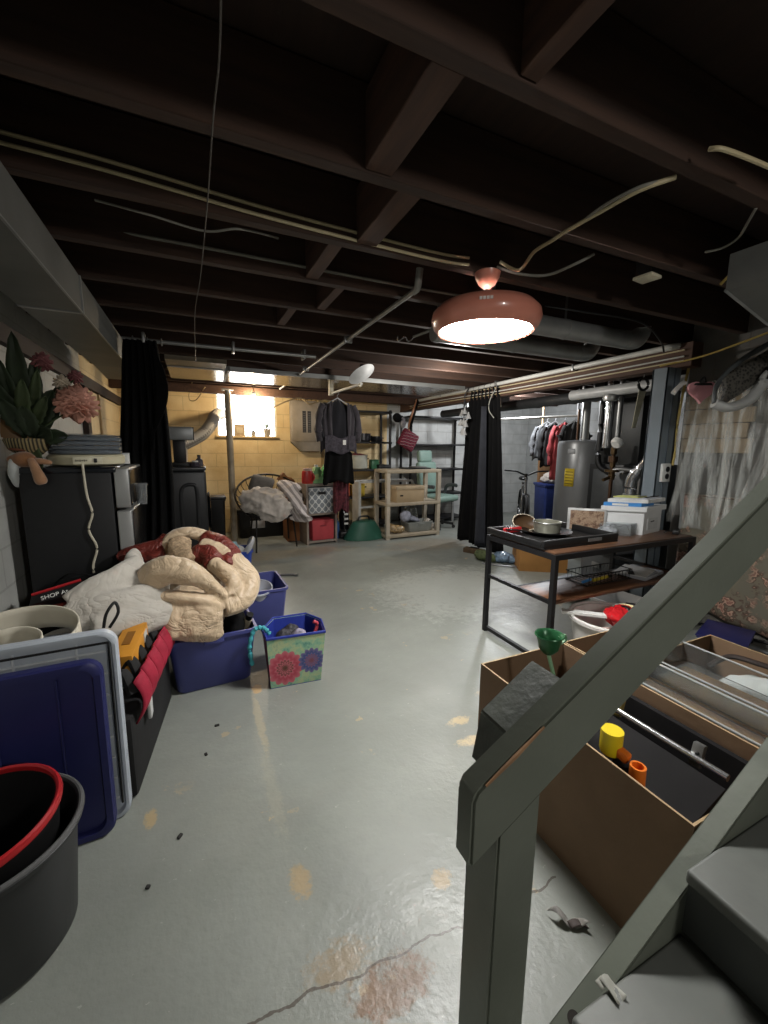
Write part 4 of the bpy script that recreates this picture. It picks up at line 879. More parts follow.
m = MB(); m.bb((1.10, 5.62, 0), (1.30, 5.95, .60), bev=.01); tag(m.build('cardboard_box', M('plain_brown_box', '8a5a34', .8, 0, .1)), 'brown cardboard box behind the basket chair by the cubby', 'box')  # one even brown, the card's own colour
m = MB(); m.prism([(.98, 5.62, .86), (1.16, 5.62, .86), (1.07, 5.62, .97)], (0, .1, .0)); m.ell((1.14, 5.64, .78), (.1, .07, .12)); puffy(tag(m.build('brown_cloth', M('brown_cloth', '7a5230', .9, 0, .15)), 'brown cloth bunched at the back right of the basket chair', 'cloth'), .012, .02, .06)

# two cube cubby
CUBX = M('greige_laminate', '8c8076', .5, 0, .08, 5, 0, 60, (1, 1, 6))
cu = thing('cubby_shelf', 'greige two cube cubby shelf with fabric bins', 'shelf', (1.50, 5.52, 0), .10)
W_, D_, H_ = .44, .36, .79
m = MB(); m.bb((-W_ / 2, -D_ / 2, 0), (-W_ / 2 + .028, D_ / 2, H_)); m.bb((W_ / 2 - .028, -D_ / 2, 0), (W_ / 2, D_ / 2, H_)); m.bb((-W_ / 2, -D_ / 2, H_), (W_ / 2, D_ / 2, H_ + .03)); m.bb((-W_ / 2 + .028, -D_ / 2, .40), (W_ / 2 - .028, D_ / 2, .425)); m.bb((-W_ / 2 + .028, -D_ / 2, .02), (W_ / 2 - .028, D_ / 2, .05)); m.build('frame', CUBX, cu)
MB().bb((-W_ / 2 + .02, D_ / 2 - .01, .02), (W_ / 2 - .02, D_ / 2 - .004, H_)).build('back_panel', M('dark_back_panel', '4a3f38', .7), cu)
def quatre():
    t = NT('grey_trellis_print'); tc = t.node('TexCoord'); sx = t.node('SeparateXYZ'); t.link(tc.outputs['Object'], sx.inputs[0])
    a = t.math('SINE', t.math('MULTIPLY', sx.outputs[0], 66)); b = t.math('SINE', t.math('MULTIPLY', sx.outputs[2], 58)); p = t.math('ABSOLUTE', t.math('MULTIPLY', a, b)); q = t.math('ABSOLUTE', t.math('ADD', a, t.math('MULTIPLY', b, 1.0)))
    pr = t.math('SUBTRACT', t.math('ABSOLUTE', t.math('ADD', t.math('MULTIPLY', a, a), t.math('MULTIPLY', b, -1))), .0)
    k = t.math('LESS_THAN', t.math('ABSOLUTE', t.math('ADD', t.math('COSINE', t.math('MULTIPLY', sx.outputs[0], 66)), t.math('COSINE', t.math('MULTIPLY', sx.outputs[2], 58)))), .42)
    t.link(t.mix(k, lin('7f858a'), lin('cfd0ce')), t.bsdf.inputs['Base Color']); t.bsdf.inputs['Roughness'].default_value = .8; return t.m
fbn = thing('fabric_bin', 'grey and white trellis print fabric bin in the upper cube', 'bin', (1.50, 5.50, .425), .10)
MB().box((0, -.005, .175), (.37, .33, .345), bev=.006).build('body', quatre(), fbn)
MB().box((0, -.172, .275), (.11, .006, .035), bev=.003).build('handle_slot', M('slot_dark', '1f1f20', .6), fbn)
MB().box((0, -.171, .343), (.372, .006, .012)).build('top_hem', M('pale_hem', 'c9cac9', .8), fbn)
rbn = thing('fabric_bin', 'red fabric bin in the lower cube of the cubby', 'bin', (1.51, 5.50, .05), .10)
MB().box((.01, .0, .14), (.32, .31, .28), bev=.012, taper=.96).build('body', M('coral_red_fabric', 'b4434a', .75, 0, .08), rbn)
MB().box((.01, -.157, .2), (.09, .006, .02), bev=.003).build('handle_slot', M('deep_red', '8a2f38', .8), rbn)
def jug(name, label, x, y, mat, capmat, kind):
    t = thing(name, label, 'jug', (x, y, .82), .1)
    if kind:
        MB().lathe([(0, 0), (.075, 0), (.08, .012), (.078, .14), (.07, .17), (0, .17)], seg=28, sy=.7).build('body', mat, t)
        MB().lathe([(0, .17), (.058, .17), (.058, .205), (0, .205)], seg=24).build('cap', capmat, t)
        MB().sweep(spline([(.06, -.04, .14), (.075, -.055, .09), (.06, -.05, .04)], 5), .012, seg=8).build('handle', mat, t)
    else:
        pl = [(-.065, 0, 0), (.085, 0, 0), (.085, 0, .06), (.055, 0, .16), (.04, 0, .22), (-.025, 0, .22), (-.055, 0, .14)]
        MB().prism([V(p) + V((0, -.045, 0)) for p in pl], (0, .09, 0)).build('body', mat, t)
        MB().cyl((-.005, 0, .22), (-.005, 0, .25), .027).build('cap', capmat, t)
        MB().sweep(spline([(.03, -.05, .20), (.055, -.05, .15), (.05, -.05, .10)], 5), .011, seg=8).build('handle', mat, t)
        MB().box((-.01, -.047, .09), (.06, .004, .07), bev=.001).build('label', M('label_lime', 'a8c07a', .5), t)
    return t
jug('detergent_jug', 'red detergent jug with a pale cap on the cubby', 1.36, 5.48, M('jug_red', 'c03a35', .35, 0, .05), M('cap_pale', 'c8a79c', .5), 1)
jug('detergent_jug', 'pale green detergent jug in the middle of the three on the cubby', 1.49, 5.50, M('jug_palegreen', '86b57c', .35, 0, .08), WHITEP, 0)
jug('detergent_jug', 'bright green detergent jug rightmost of the three on the cubby', 1.62, 5.52, M('jug_green', '3fa04a', .35, 0, .08), M('cap_mint', '9ac9a0', .5), 0)

# hanging clothes
rodl = thing('garment_rod', 'short white garment rod hung under the joists with a shirt on it', 'rod', (1.62, 4.6, 1.99))
MB().bar((1.62, 5.2, 1.985), (1.66, 4.25, 1.985), .03, .02).build('bar', WPIPE, rodl, world=True)
MB().box((1.615, 5.2, 2.03), (.05, .07, .14), bev=.004).build('bracket', M('cream_bracket', 'c4bda9', .5), rodl, world=True); MB().box((1.66, 4.3, 2.03), (.03, .04, .14), bev=.004).build('bracket', M('cream_bracket'), rodl, world=True)
GX, GY = 1.66, 5.08
def garment(name, label, cx, cy, ztop, wid, length, mat, cat, sleeves=None, seed=1, flare=1.1, dep=.05, hanger=True):
    rr = random.Random(seed); t = thing(name, label, cat, (cx, cy, ztop))
    def body(u, v):
        a = 2 * PI * u; w_ = wid / 2 * (min(1, .35 + v * 5) if v < .13 else 1 + (flare - 1) * v); d_ = dep * (.5 + .5 * min(1, v * 4))
        fold = 1 + .22 * math.sin(a * 5 + seed) * v
        return V((math.cos(a) * w_, math.sin(a) * d_ * fold + .012 * math.sin(a * 9 + v * 3), -.035 * abs(math.cos(a)) * (1 if v < .1 else 1) - v * length + .02 * math.sin(a * 4 + seed) * v))
    MB().sheet(body, 60, 18).build('cloth_body', mat, t, solid=.005, smooth=80)
    if sleeves:
        for s_ in (-1, 1):
            p = spline([(s_ * wid * .40, 0, -.06), (s_ * wid * .55, -.01, -.2), (s_ * wid * .58, -.02, -sleeves * .7), (s_ * wid * .56, -.02, -sleeves)], 6)
            MB().sweep(p, [.05 + .012 * math.sin(k * 1.3) for k in range(len(p))], .035, seg=10).build('sleeve', mat, t)
    if hanger:
        HG = M('grey_hanger', '8f9093', .4)
        MB().sweep([V((-wid * .42, -dep * .2, -.07)), V((0, -dep * .2, .02)), V((wid * .42, -dep * .2, -.07)), V((-wid * .42, -dep * .2, -.07))], .008, seg=7).build('hanger', HG, t)
        MB().sweep(spline([(0, 0, .015), (0, 0, .05), (.02, 0, .075), (0, 0, .095), (-.02, 0, .08)], 5), .004, seg=6).build('hanger_hook', HG, t)
    return t
garment('hanging_shirt', 'dark navy and grey shirt on a hanger above the cubby', GX, GY, 1.90, .38, .56, M('charcoal_navy_knit', '1b1b22', .95, 0, .2, 8, .1, 60, sheen=.3), 'shirt', .50, 2, 1.08, .07)
cg = thing('hanging_cardigan', 'grey open cardigan hung over the dark navy shirt', 'cardigan', (GX, GY - .02, 1.90))
CGM = M('mauve_grey_knit', '3d393f', .95, 0, .2, 10, .1, 60, sheen=.3)
for s_ in (-1, 1):
    MB().sheet(lambda u, v: V((s_ * (.10 + .14 * u * min(1, .5 + v * 2)), -.085 + .07 * u + .012 * math.sin(u * 14 + v * 4), -.03 - .05 * u - v * (.60 - .05 * math.sin(u * 3)))), 14, 16).build('front_panel', CGM, cg, solid=.005, smooth=80)
    p = spline([(s_ * .20, 0, -.07), (s_ * .25, -.02, -.2), (s_ * .265, -.03, -.40), (s_ * .25, -.03, -.52)], 6)
    MB().sweep(p, [.045 + .012 * math.sin(k * 1.3) for k in range(len(p))], .04, seg=10).build('sleeve', CGM, cg)
MB().sheet(lambda u, v: V(((u - .5) * .40, -.09 + .008 * math.sin(u * 18), -.46 - v * .20 + .02 * math.sin(u * 9))), 16, 6).build('hem', M('grey_lace', '46424a', .9, 0, .3, 40), cg, solid=.004, smooth=80)
MB().box((.05, -.10, -.53), (.04, .006, .06)).build('tag', WHITEP, cg)
garment('hanging_skirt', 'plain black skirt hanging below the grey cardigan', GX + .01, GY + .0, 1.34, .34, .46, BLACKF, 'skirt', None, 3, 1.25, .06, False)
# connect the skirt's loops to the hanger
garment('hanging_scarf', 'dark red patterned garment hanging below the black skirt', 1.74, 5.2, 1.0, .20, .52, M('dark_red_print', '5a2730', .9, 0, .5, 30), 'garment', None, 8, 1.1, .05, False)

# black plastic shelving units
BSH = M('black_shelf_plastic', '17171a', .5, 0, .1)
def rack(name, label, x0, x1, y0, y1, levels, h):
    t = thing(name, label, 'shelf', ((x0 + x1) / 2, (y0 + y1) / 2, 0))
    for z in levels: 
        g = MB(); g.bb((x0, y0, z - .03), (x1, y1, z), bev=.006)
        g.build('shelf_board', BSH, t, world=True)
    for x in (x0 + .025, x1 - .025):
        for y in (y0 + .025, y1 - .025): MB().cyl((x, y, 0), (x, y, h), .022, seg=12).build('post', BSH, t, world=True)
    return t
rack('storage_rack', 'black plastic storage rack along the back wall behind the hanging clothes', 1.95, 2.92, 6.1, 6.52, (.08, .52, .96, 1.40, 1.88), 1.9)
rack('storage_rack', 'black plastic storage rack in the back corner beside the grey wall', 3.28, 4.45, 6.15, 6.56, (.08, .52, .95, 1.38, 1.84), 1.86)
def pot(x, z, r, h, label, mat, lidm=None, name='cooking_pot', cat='pot', y=6.24):
    t = thing(name, label, cat, (x, y, z))
    MB().lathe([(0, 0), (r * .85, 0), (r, .02), (r, h), (r * 1.06, h), (r * 1.06, h + .008), (r * .9, h + .008), (r * .88, .02), (0, .015)], seg=28).build('body', mat, t)
    for s_ in (-1, 1): MB().sweep(spline([(s_ * r * .98, -.03, h * .75), (s_ * (r + .035), 0, h * .78), (s_ * r * .98, .03, h * .75)], 5), .008, seg=7).build('handle', BLACKP, t)
    if lidm: MB().lathe([(0, h + .05), (.02, h + .05), (.02, h + .035), (r * .5, h + .03), (r * 1.04, h + .01), (r * 1.04, h + .004), (0, h + .004)], seg=28).build('lid', lidm, t)
    return t
pot(2.22, 1.40, .11, .17, 'dark pot on the upper shelf nearest the hanging shirt', M('dark_enamel', '26262a', .3, .2), BLACKP)
pot(2.46, 1.40, .13, .12, 'wide black pan on the upper shelf of the back rack', M('dark_enamel'), None)
pot(2.70, 1.40, .10, .08, 'small black pan right of the wide pan on the upper shelf', M('dark_enamel'), None)
pot(2.34, .96, .19, .22, 'pale slow cooker with a dark red lid on the middle shelf', M('pale_crock', 'a8a79a', .3, 0, .1), M('dark_red_lid', '6a2430', .35), 'slow_cooker', 'slow cooker')
pot(2.08, .96, .09, .10, 'small white kettle left of the slow cooker', M('pale_crock'), WHITEP, 'kettle', 'kettle')
t = thing('green_tin', 'small green tin right of the slow cooker', 'tin', (2.66, 6.24, .96)); MB().box((0, 0, .07), (.14, .14, .14), bev=.02).build('body', M('mint_tin', '4f8a68', .4), t); MB().box((0, 0, .145), (.145, .145, .015), bev=.005).build('lid', M('mint_tin'), t)
pot(2.10, .52, .13, .23, 'orange plastic pail on the lower shelf of the back rack', M('orange_pail', 'b0502a', .45, 0, .06), None, 'pail', 'pail')
pot(2.37, .52, .12, .19, 'yellow plastic pail right of the orange pail', M('yellow_pail', 'c0a236', .45, 0, .06), None, 'pail', 'pail')
t = thing('flat_box', 'flat dark box on the middle shelf behind the beige utility shelf', 'box', (2.78, 6.22, .96)); MB().box((0, 0, .03), (.2, .3, .06), bev=.004).build('box', BLACKP, t); MB().box((0, 0, .066), (.21, .31, .012), bev=.004).build('lid', BSH, t)
# floor clutter below the clothes
t = thing('vacuum_cleaner', 'black upright vacuum between the cubby and the green tub', 'vacuum', (1.96, 5.65, 0))
MB().box((0, 0, .06), (.28, .3, .1), bev=.03, seg=3).build('head', BLACKP, t); MB().sweep([(0, .05, .1), (0, .08, .3), (.0, .1, .46)], [.07, .08, .05], seg=16).build('canister', M('glossy_black', '0e0e10', .2), t); MB().cyl((0, .1, .44), (0, .14, .62), .015).build('handle', BLACKP, t)
for k in range(3): MB().box((.0, -.03 - .0 * k, .2 + k * .07), (.06, .012, .03), bev=.004).build('latch', WHITEP, t)
t = thing('spray_bottle', 'blue spray bottle on the floor right of the cubby', 'bottle', (1.80, 5.62, 0)); MB().lathe([(0, 0), (.05, 0), (.055, .02), (.05, .22), (.02, .27), (.02, .3), (0, .3)], seg=20).build('body', M('blue_bottle', '33578a', .3, 0, .1), t); MB().box((.0, -.02, .325), (.03, .08, .05), bev=.008).build('trigger', M('orange_trigger', 'a8552f', .4), t)
t = thing('utility_tub', 'dark green flared plastic tub upside down on the floor', 'tub', (2.17, 5.45, 0))
MB().lathe([(.30, 0), (.31, .0), (.31, .02), (.17, .25), (.12, .265), (0, .265), (0, .25), (.15, .24), (.29, .02)], seg=32, sy=.6).build('body', M('dark_green_plastic', '2c5c4c', .5, 0, .08), t)
MB().sweep(spline([(-.09, 0, .26), (-.06, 0, .32), (.06, 0, .32), (.09, 0, .26)], 5), .014, seg=8).build('handle', BLACKP, t)

# beige utility shelf and what it holds
us = thing('utility_shelf', 'beige plastic three tier utility shelf in front of the rack', 'shelf', (2.86, 5.42, 0), .05)
BE = M('beige_plastic', 'a89c88', .5, 0, .08)
UW, UD = .92, .42
for z in (.07, .53, 1.0):
    g = MB(); g.bb((-UW / 2, -UD / 2, z - .05), (UW / 2, UD / 2, z), bev=.008); g.build('shelf_board', BE, us)
for x in (-UW / 2 + .03, UW / 2 - .03):
    for y in (-UD / 2 + .03, UD / 2 - .03):
        MB().bar((x, y, 0), (x, y, .98), .055).build('post', M('pale_beige_plastic', 'b5ab9a', .5, 0, .08), us)
t = thing('storage_box', 'tan cardboard box with a lid on the middle tier of the beige shelf', 'box', (2.80, 5.36, .53), .05); MB().box((0, 0, .10), (.46, .28, .2), bev=.006).build('body', M('tan_box', 'a48f70', .7, 0, .06), t); MB().box((0, 0, .21), (.475, .295, .05), bev=.006).build('lid', M('tan_box_lid', 'aa987c', .7), t); MB().box((-.15, -.142, .1), (.05, .004, .02), bev=.001).build('handle_slot', BLACKP, t)
t = thing('notebook_stack', 'small dark items lying flat on top of the beige shelf', 'tray', (2.98, 5.42, 1.0), .1); MB().box((0, 0, .01), (.4, .26, .02), bev=.004).build('base', BLACKP, t); MB().box((.05, 0, .028), (.2, .18, .016), bev=.004).build('inset', M('grey_tray', '6a6a68', .4), t)
t = thing('grey_bin', 'grey plastic bin on the bottom tier of the beige shelf', 'bin', (3.0, 5.38, .07), .05); tub(MB(), 0, 0, .42, .28, .15, .9, .006, .03, .008).build('body', M('grey_bin_plastic', '8b8e8a', .45), t); MB().box((0, -.15, .12), (.1, .01, .02), bev=.003).build('handle', M('grey_bin_plastic'), t)
m = MB(); m.ell((2.62, 5.3, .13), (.14, .10, .06)); m.ell((2.55, 5.32, .15), (.08, .08, .06)); puffy(tag(m.build('crumpled_bag', M('brown_clear_film', '9a835f', .25, 0, .4, 30)), 'crumpled brown plastic bag on the bottom tier of the beige shelf', 'bag'), .009, .03, .04)
m = MB(); m.ell((2.80, 5.36, .30), (.09, .09, .09)); m.ell((2.92, 5.36, .26), (.14, .06, .04), (0, .3, 0)); puffy(tag(m.build('white_bundle', M('white_blue_bundle', 'a5a9ba', .8, 0, .25, 14)), 'white and blue bundle on the grey bin', 'bundle'), .009, .02, .05)
t = thing('glass_bowl', 'round glass bowl standing on the bottom tier near the back', 'bowl', (2.98, 5.54, .07)); MB().lathe([(0, 0), (.05, 0), (.11, .1), (.12, .2), (.09, .32), (.085, .32), (.112, .2), (.1, .1), (0, .01)], seg=28).build('bowl', M('clear_glass', 'dfe3e0', .05, 0, .02, trans=.92), t); MB().lathe([(.083, .315), (.095, .315), (.095, .33), (.083, .33)], seg=28).build('rim', M('clear_glass'), t)
m = MB(); m.ell((3.22, 5.36, .13), (.07, .08, .06)); m.ell((3.20, 5.40, .19), (.05, .06, .05)); puffy(tag(m.build('white_bag', M('pale_film', 'b0a89c', .5, 0, .2, 30)), 'pale crumpled bag right of the grey bin', 'bag'), .009, .03, .04)
wf = thing('white_cart', 'white metal cabinet frame standing behind the beige shelf', 'cabinet', (2.66, 5.80, 0), .05)
MB().bb((-.50, -.12, .02), (-.46, .12, .80)).build('side_panel', M('white_enamel', 'b4b4b0', .4), wf)
for a, b in (((-.46, -.1, .80), (.44, -.1, .80)), ((.44, -.1, .0), (.44, -.1, .80)), ((-.46, -.1, .42), (.44, -.1, .42)), ((-.48, .1, .0), (-.48, .1, .03)), ((.44, .1, 0), (.44, .1, .8)), ((-.46, .1, .8), (.44, .1, .8))): MB().bar(a, b, .03).build('frame_bar', M('white_enamel'), wf)

# office chair
oc_ = thing('office_chair', 'pale green high back office chair beside the beige shelf', 'office chair', (3.60, 5.80, 0), .30)
MINT = M('pale_green_vinyl', '7d968c', .5, 0, .06)
def pad(mb, c, size, bev, rot=(0, 0, 0)): mb.box(c, size, rot, bev=bev, seg=4)
m = MB(); pad(m, (0, -.05, .50), (.50, .48, .10), .045); m.build('seat', MINT, oc_)
m = MB(); pad(m, (0, .22, .82), (.44, .10, .52), .045, (-.12, 0, 0)); m.build('backrest', MINT, oc_)
m = MB(); pad(m, (0, .285, 1.17), (.32, .09, .20), .04, (-.12, 0, 0)); m.build('headrest', MINT, oc_)
for s_ in (-1, 1): MB().sweep(spline([(s_ * .24, .1, .47), (s_ * .31, .08, .56), (s_ * .30, .02, .68), (s_ * .29, -.16, .70), (s_ * .27, -.2, .69)], 6), .022, .03, seg=10).build('armrest', M('grey_armrest', '4a4e50', .5), oc_)
MB().cyl((0, 0, .08), (0, 0, .46), .03).build('gas_post', BLKM, oc_)
for k in range(5):
    a = k * 2 * PI / 5 + .3; q = V((math.cos(a) * .30, math.sin(a) * .30, .07))
    lg = MB().bar((0, 0, .11), q, .045, .035).build('leg', BLACKP, oc_)
    MB().cyl(q + V((-.018 * math.sin(a), .018 * math.cos(a), -.042)), q + V((.018 * math.sin(a), -.018 * math.cos(a), -.042)), .028).build('caster', BLACKP, lg)
MB().cyl((0.12, -.26, .12), (.12, -.26, .44), .022).build('lever', M('silver_tube', 'a5a8aa', .3, .6), oc_)

# hanging striped stocking, bells
sb = thing('striped_bag', 'dark red and white striped bag hung from the white pipe end', 'bag', (3.1, 5.84, 1.3))
c = at(408, 440, y=5.84)
m = MB(); m.box(c + V((0, 0, .0)), (.30, .08, .29), (0, .5, 0), bev=.035, seg=3); bgb = m.build('pouch', stripe_mat('red_white_stripes', '4e1322', '6a1c2e', 9, (0, .9, 0)), sb, world=True)
RY = Matrix.Rotation(.5, 3, 'Y')
for k in range(5):
    zk = .10 - k * .05; MB().sweep([c + RY @ V((x, -.044, zk + .3 * x + .008 * math.sin(x * 60))) for x in (-.12, -.06, 0, .06, .12)], .007, .003, seg=6).build('white_stripe', M('pale_stripe', 'b9aaa6', .8), sb, world=True)
ctop = V((3.25, 5.86, 2.06))
MB().sweep(spline([c + V((.03, 0, .10)), c + V((.05, 0, .25)), ctop], 5), .016, .03, seg=8).build('dark_strap', BLACKF, sb, world=True)
MB().sweep(spline([c + V((.02, -.02, .11)), c + V((.0, -.02, .24)), ctop + V((-.02, 0, 0))], 5), .012, .02, seg=8).build('tan_strap', M('tan_leather', '9a6a4a', .6), sb, world=True)
m = MB(); q = at(403, 424, y=5.80); m.ell(q, (.045, .03, .07)); m.ell(q + V((0, 0, .07)), (.035, .03, .035)); tag(m.build('stuffed_figure', M('grey_white_plush', '8f8d92', .95, 0, .3, 20)), 'small grey and black stuffed figure tucked in the hanging straps', 'stuffed toy')
q2 = at(397, 418, y=5.84); m = MB(); m.lathe([(0, .05), (.05, .05), (.07, .03), (.075, 0), (.07, 0), (.06, .03), (0, .045)], c=q2, mat=Matrix.Rotation(1.2, 3, 'X')); m.box(q2 + V((0, -.03, -.02)), (.12, .12, .008), (.2, 0, 0), bev=.002); tag(m.build('cap', BLACKF), 'black cap hung among the straps left of the striped bag', 'cap')
bl = thing('bell_cluster', 'hanging cluster of silver bells in front of the right black curtain', 'bells', (3.16, 4.4, 1.6))
BX, BY = 3.15, 4.46
MB().sweep([(BX + .05, BY, 2.06), (BX, BY, 1.98), (BX, BY, 1.86)], [.006, .012, .02], seg=8).build('ribbon', M('dark_ribbon', '2a2a2e', .6), bl, world=True)
for k, (dy, dz) in enumerate(((.05, 1.72), (-.02, 1.74), (-.09, 1.68), (.055, 1.60), (.0, 1.61), (-.05, 1.58), (.025, 1.50), (-.025, 1.48))):
    MB().lathe([(0, .08), (.008, .08), (.012, .06), (.026, .03), (.04, 0), (.037, 0), (.022, .03), (0, .055)], c=(BX - .01 * (k % 2), BY + dy, dz), seg=18).build('bell', M('bright_silver', 'd9dadb', .3, .55, .04), bl, world=True)
    MB().sweep([(BX, BY, 1.88), (BX - .01 * (k % 2), BY + dy, dz + .08)], .0025, seg=5).build('string', M('dark_ribbon'), bl, world=True)
# ================================================================== RIGHT SIDE
t, fn = curtain('curtain', 'black cloth curtain hanging from the white pipe at the right', (3.30, 4.62), (3.30, 3.92), .06, 2.04, 8, .04, M('washed_black_fabric', '0b0b0c', .95, 0, .2, 12, .1, 90, spec=.2), 11, .80, 1.42)
MB().sheet(lambda u, v: fn(.52 + .18 * u, .12 + .88 * v) + V((-.045 - .01 * math.sin(u * 9), 0, .02)), 16, 20).build('charcoal_panel', M('charcoal_fabric', '2b2d34', .9, 0, .15, 12), t, world=True, solid=.005, smooth=80)
for k in range(6): MB().sweep([V((3.272, 3.98 + k * .11, 2.052)) + V((math.cos(a) * .03, 0, math.sin(a) * .03)) for a in [j * PI / 6 for j in range(12)]], .0035, seg=6, closed=True).build('ring', STEEL, t, world=True)
cable('curtain_tie', [at(496, 388, x=3.2), at(490, 400, x=3.2), at(489, 410, x=3.2), at(494, 418, x=3.2)], .006, M('pale_strap', '8d8d86', .6), 'pale strap hanging on the right black curtain', 'strap')
t = thing('wooden_block', 'small dark wooden block on the floor under the right curtain', 'block', at(474, 553, z=0)); MB().box((0, 0, .03), (.10, .26, .06), (0, 0, .5), bev=.006).build('block', M('brown_block', '4f3f2c', .7, 0, .2), t); MB().box((.02, .02, .064), (.05, .12, .008), (0, 0, .5), bev=.002).build('felt_pad', BLACKF, t)
m = MB(); q = at(482, 560, z=0); m.ell(q + V((0, 0, .06)), (.08, .12, .06)); m.ell(q + V((.05, -.1, .05)), (.07, .08, .05)); puffy(tag(m.build('green_cloth', M('mottled_green_cloth', '4c5636', .9, 0, .4, 20)), 'mottled green cloth on the floor under the right curtain', 'cloth'), .01, .03, .05)
m = MB(); q = at(502, 562, z=0); m.ell(q + V((0, 0, .06)), (.12, .12, .06)); m.ell(q + V((.06, -.06, .05)), (.10, .08, .045)); puffy(tag(m.build('plastic_bag', M('blue_clear_film', '7f96ad', .15, 0, .45, 18, trans=.3)), 'crumpled clear and blue plastic bag beside the curtain foot', 'bag'), .009, .04, .05)
q = at(512, 562, z=.01); cable('floor_cable', [q + V((-.35, .1, 0)), q + V((-.1, -.16, 0)), q + V((.12, -.1, .02)), q + V((.25, .1, .12)), q + V((.28, .2, .3)), q + V((.22, .22, .12)), q + V((.36, .1, .0)), q + V((.5, .05, 0))], .008, M('grey_hose'), 'grey cable coiled on the floor by the curtain foot')

# steel post with outlet
po = thing('steel_post', 'blue grey painted steel post holding up the brown beam', 'post', (3.27, 2.03, 0))
BG = M('blue_grey_paint', '6f7a83', .5, 0, .06, 4)
m = MB(); m.bb((3.19, 1.985, .008), (3.34, 2.0, 1.918), bev=.002, seg=1); m.bb((3.19, 2.09, .008), (3.34, 2.105, 1.918), bev=.002, seg=1); m.bb((3.255, 2.0, .008), (3.27, 2.09, 1.918)); m.bb((3.19, 1.985, .008), (3.205, 2.105, 1.918), bev=.002, seg=1); m.build('column', BG, po, world=True)
MB().bb((3.262, 1.979, .01), (3.268, 1.985, 1.918)).build('weld_line', M('dark_blue_grey', '4a535b', .5), po, world=True)
MB().bb((3.14, 1.95, 0), (3.39, 2.14, .012)).build('base_plate', BG, po, world=True)
ou = thing('outlet_box', 'white outlet with two black sockets on the steel post', 'outlet', (3.24, 1.975, 1.08))
MB().bb((3.215, 1.962, 1.075), (3.315, 1.984, 1.215), bev=.006).build('cover', M('white_cover', 'd6d7d4', .4), ou, world=True)
for z in (1.118, 1.172): MB().lathe([(0, 0), (.021, 0), (.021, .004), (0, .004)], c=(3.268, 1.96, z), mat=Matrix.Rotation(PI / 2, 3, 'X'), seg=20).build('socket', BLACKP, ou, world=True)
cable('power_cable', [(3.33, 1.965, 1.20), (3.335, 1.96, 1.32), (3.325, 1.96, 1.5), (3.34, 1.962, 1.66), (3.36, 1.965, 1.78), (3.38, 1.96, 1.92), (3.4, 1.93, 2.05)], .009, M('yellow_cable'), 'yellow cable running down the post to the outlet')

# pink heart and white nursery piece near the ceiling at the right
hp = at(701, 391, y=1.72); he = thing('heart_ornament', 'pink heart ornament hanging beside the top of the steel post', 'heart', hp)
hpts = []
for k in range(40):
    a = 2 * PI * k / 40; hpts.append(V((.0055 * 16 * math.sin(a) ** 3, 0, .0052 * (13 * math.cos(a) - 5 * math.cos(2 * a) - 2 * math.cos(3 * a) - math.cos(4 * a)) * .95)))
m = MB(); m.prism([p + V((0, -.012, 0)) for p in hpts], (0, .024, 0)); o = m.build('heart', M('dusty_pink', 'c48a90', .6, 0, .05), he); o.rotation_euler = (0, 0, -.5)
MB().sweep(spline([(-.03, 0, .055), (.0, -.01, .09), (.02, -.012, .055)], 6), .006, seg=7).build('hanging_loop', BLACKP, he); o = MB().prism([(-.06, -.018, .035), (.06, -.018, .035), (.05, -.018, .05), (-.05, -.018, .05)], (0, .03, 0)).build('dark_slot', M('slot_dark'), he); o.rotation_euler = (0, 0, -.5)
sp = thing('ribbon', 'short white ribbon curl left of the pink heart', 'ribbon', at(680, 387, y=1.83)); 
MB().sweep(spline([(.05, 0, .03), (.0, -.01, .02), (-.04, 0, -.02), (-.055, .01, -.05)], 5), [.003, .006, .01, .012, .013, .013, .013, .012, .012, .011, .01, .01, .008, .006, .005, .003], .016, seg=8).build('curl', WHITEP, sp); MB().ell((.05, 0, .03), (.012, .012, .012)).build('knot', WHITEP, sp)
ns = thing('baby_seat_shell', 'pale grey moulded plastic shell with dark mesh hung by the ceiling at the right edge', 'plastic shell', at(735, 385, y=1.45))
c = at(746, 380, y=1.45)
SH = M('pale_grey_shell', 'a9aaa8', .4, 0, .06)
ang_ = -.72
def rotp(p): return c + V((p[0] * .84, p[1] - p[0] * .35, p[2] + p[0] * .55))
arm = spline([rotp((-.20, 0, -.03)), rotp((-.12, -.02, -.10)), rotp((0, -.03, -.12)), rotp((.10, -.03, -.06)), rotp((.22, -.02, -.02)), rotp((.40, 0, .0))], 8)
MB().sweep(arm, [.035 + .012 * math.sin(k * .16) for k in range(len(arm))], .028, seg=14).build('rim', SH, ns, world=True)
MB().sweep(spline([rotp((-.20, 0, -.03)), rotp((-.17, .02, .06)), rotp((-.05, .03, .12)), rotp((.14, .03, .13)), rotp((.38, .02, .12))], 8), .012, .016, seg=8).build('frame_tube', M('grey_armrest'), ns, world=True)
mesh_m = NT('dark_mesh'); vo = mesh_m.node('TexVoronoi'); vo.inputs['Scale'].default_value = 60; mesh_m.link(mesh_m.coord(), vo.inputs['Vector']); mesh_m.link(mesh_m.ramp(vo.outputs['Distance'], [(.2, lin('101010')), (.6, lin('55524c'))]), mesh_m.bsdf.inputs['Base Color'])
MB().sheet(lambda u, v: rotp((-.15 + .52 * u, .02 - .02 * math.sin(PI * v), -.09 + .19 * v - .03 * u * (1 - v) + .07 * (1 - v) * u)), 16, 8).build('mesh_panel', mesh_m.m, ns, world=True, solid=.004, smooth=80)
